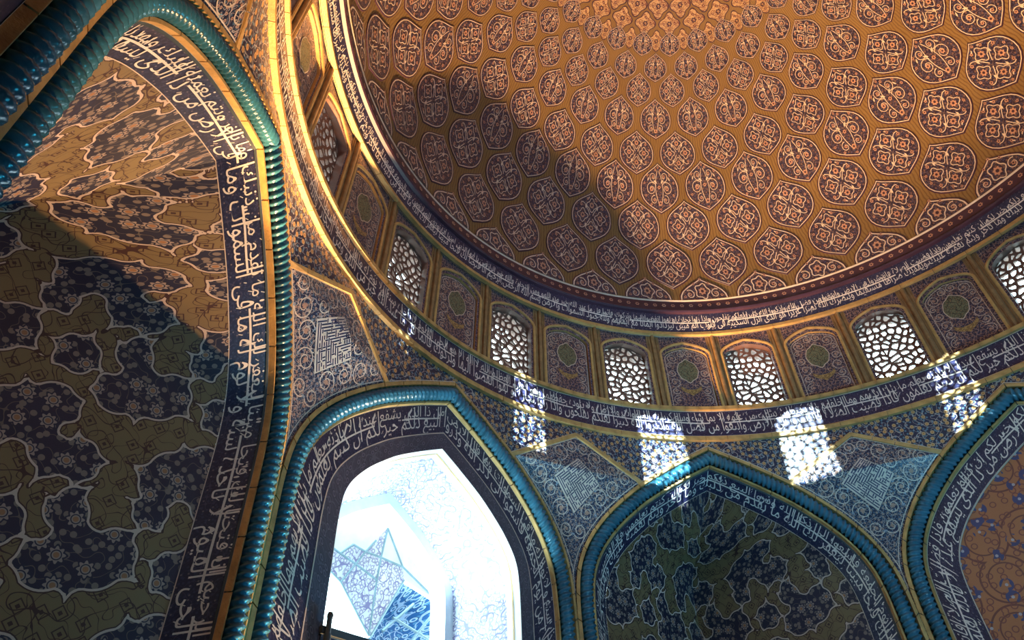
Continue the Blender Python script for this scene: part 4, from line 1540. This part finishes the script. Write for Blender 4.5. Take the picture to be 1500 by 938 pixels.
FAC = [('pale_plain', 'Q6 Q1 Q2 Q3 P8 P6 P5 P3 P2 P1'), ('pale_tile', 'P2 P3 P5 P4'), ('pale_tile', 'P1 P2 P4 P10 R1'), ('pale_tile', 'P4 P5 P7 P9'), ('pale_tile', 'P10 P4 P9 P12'),
       ('pale_tile', 'P9 P7 P13 P14 P17 P12'), ('pale_tile', 'P5 P6 P8 P7'), ('pale_plain', 'P7 P8 P13'), ('pale_plain', 'P8 Q3 Q4 Q5 P15 P14 P13')]
for mt, s in FAC:
    link('vault_facet', thick([W3[k] for k in s.split()]).mesh('vault_facet', [mt]), porch)
def rib(a, b, r=0.028, sag=0.0):
    A, B_ = np.array(a), np.array(b)
    d = B_ - A
    L_ = np.linalg.norm(d); d /= L_
    u = np.cross(d, (0, 0, 1.0)); u /= np.linalg.norm(u); v = np.cross(d, u)
    th = np.arange(7) * 2 * pi / 7
    mb = MB()
    ring = r * (np.cos(th)[:, None] * u + np.sin(th)[:, None] * v)
    mb.grid(np.stack([A + ring, B_ + ring], 0) - np.array(porch.location), 0, closed=True)
    return mb.mesh('rib', ['rib'])
M['rib'] = plain('grey_blue_rib', (0.20, 0.30, 0.36), 0.5)
for e in ('P1 P2', 'P2 P3', 'P3 P5', 'P2 P4', 'P4 P5', 'P4 P9', 'P5 P7', 'P7 P13', 'P13 P15', 'P10 P4', 'P12 P9', 'P9 P7', 'P7 P8', 'P5 P6', 'P8 P13', 'R1 P10', 'P10 P12', 'P17 P14'):
    a_, b_ = e.split()
    link('rib', rib(W3[a_], W3[b_]), porch)
# blue semi-dome niche in the porch wall
sd_pts = [(541, 936), (553, 910), (570, 880), (592, 850), (606, 855), (620, 864), (631, 877), (637, 890), (640, 910), (642, 945), (620, 960), (560, 960)]
S3 = [unproj(q, (15.6, -0.2)) for q in sd_pts]
cen = np.mean(S3, 0) + np.array([-sin(45 * D2R), cos(45 * D2R), 0]) * 1.2
mb = MB()
ringP = np.array(S3)
lay = [ringP * (1 - t) + cen * t + np.array([-sin(45 * D2R), cos(45 * D2R), 0]) * 0.5 * sin(t * pi) for t in np.linspace(0, 1, 7)]
G = np.stack(lay, 0)
uvg = np.stack([G @ np.array([-cos(45 * D2R), -sin(45 * D2R), 0]), G[..., 2]], -1)
mb.grid(G - np.array(porch.location), 0, uvg, closed=True)
link('semidome', mb.mesh('semidome', ['blue_tile'], True), porch)
for a_, b_ in (((541, 936), (592, 850)), ((575, 905), (640, 945)), ((640, 893), (585, 960)), ((560, 925), (606, 885))):
    link('rib', rib(unproj(a_, (15.5, -0.2)), unproj(b_, (15.5, -0.2)), 0.04), porch)

# ------------------------------------------------------------------ outer walls and roof round the chamber
m = MB()
for ph in (135, -135, -45):
    q = [frame_pt(ph, sx * 14.4, r_, z_) for r_ in (14.2, 14.6) for z_ in (FLOOR, 11.4) for sx in (-1, 1)]
    m.box8([q[0], q[1], q[5], q[4], q[2], q[3], q[7], q[6]])
for ph, a_, b_ in ((135, 9.75, 14.6), (-135, 9.75, 14.6), (-45, 9.75, 14.6), (45, 9.75, 12.3)):
    q = [frame_pt(ph, sx, r_, z_) for z_ in (11.0, 11.4) for r_, sx in ((a_, -14.6), (a_, 14.6), (b_, 14.6), (b_, -14.6))]
    m.box8(q)
tag(link('wall_outer', m.mesh('wall_outer', ['plaster'])), 'plain outer walls and roof terraces of the building', None, None, 'structure')
cyl_m = MB()
cyl(cyl_m, [(9.64, 10.6), (10.0, 11.35)], [0], 64)
cyl(cyl_m, [(9.64, 11.69), (10.45, 11.75), (10.45, 11.2)], [0, 0], 64)
cyl(cyl_m, [(9.46, 14.38), (10.45, 14.38), (10.45, 15.4), (9.10, 15.85)], [0, 0, 0], 128)
link('drum_shell', cyl_m.mesh('drum_shell', ['plaster']), wall_drum)

# ------------------------------------------------------------------ floor
m = MB(); bx(m, -16, 16, -16, 16, FLOOR - 0.3, FLOOR)
tag(link('floor', m.mesh('floor', ['floor'])), 'dark carpeted floor of the chamber', None, None, 'structure')

bpy.data.objects.remove(TO)
bpy.data.curves.remove(TC)
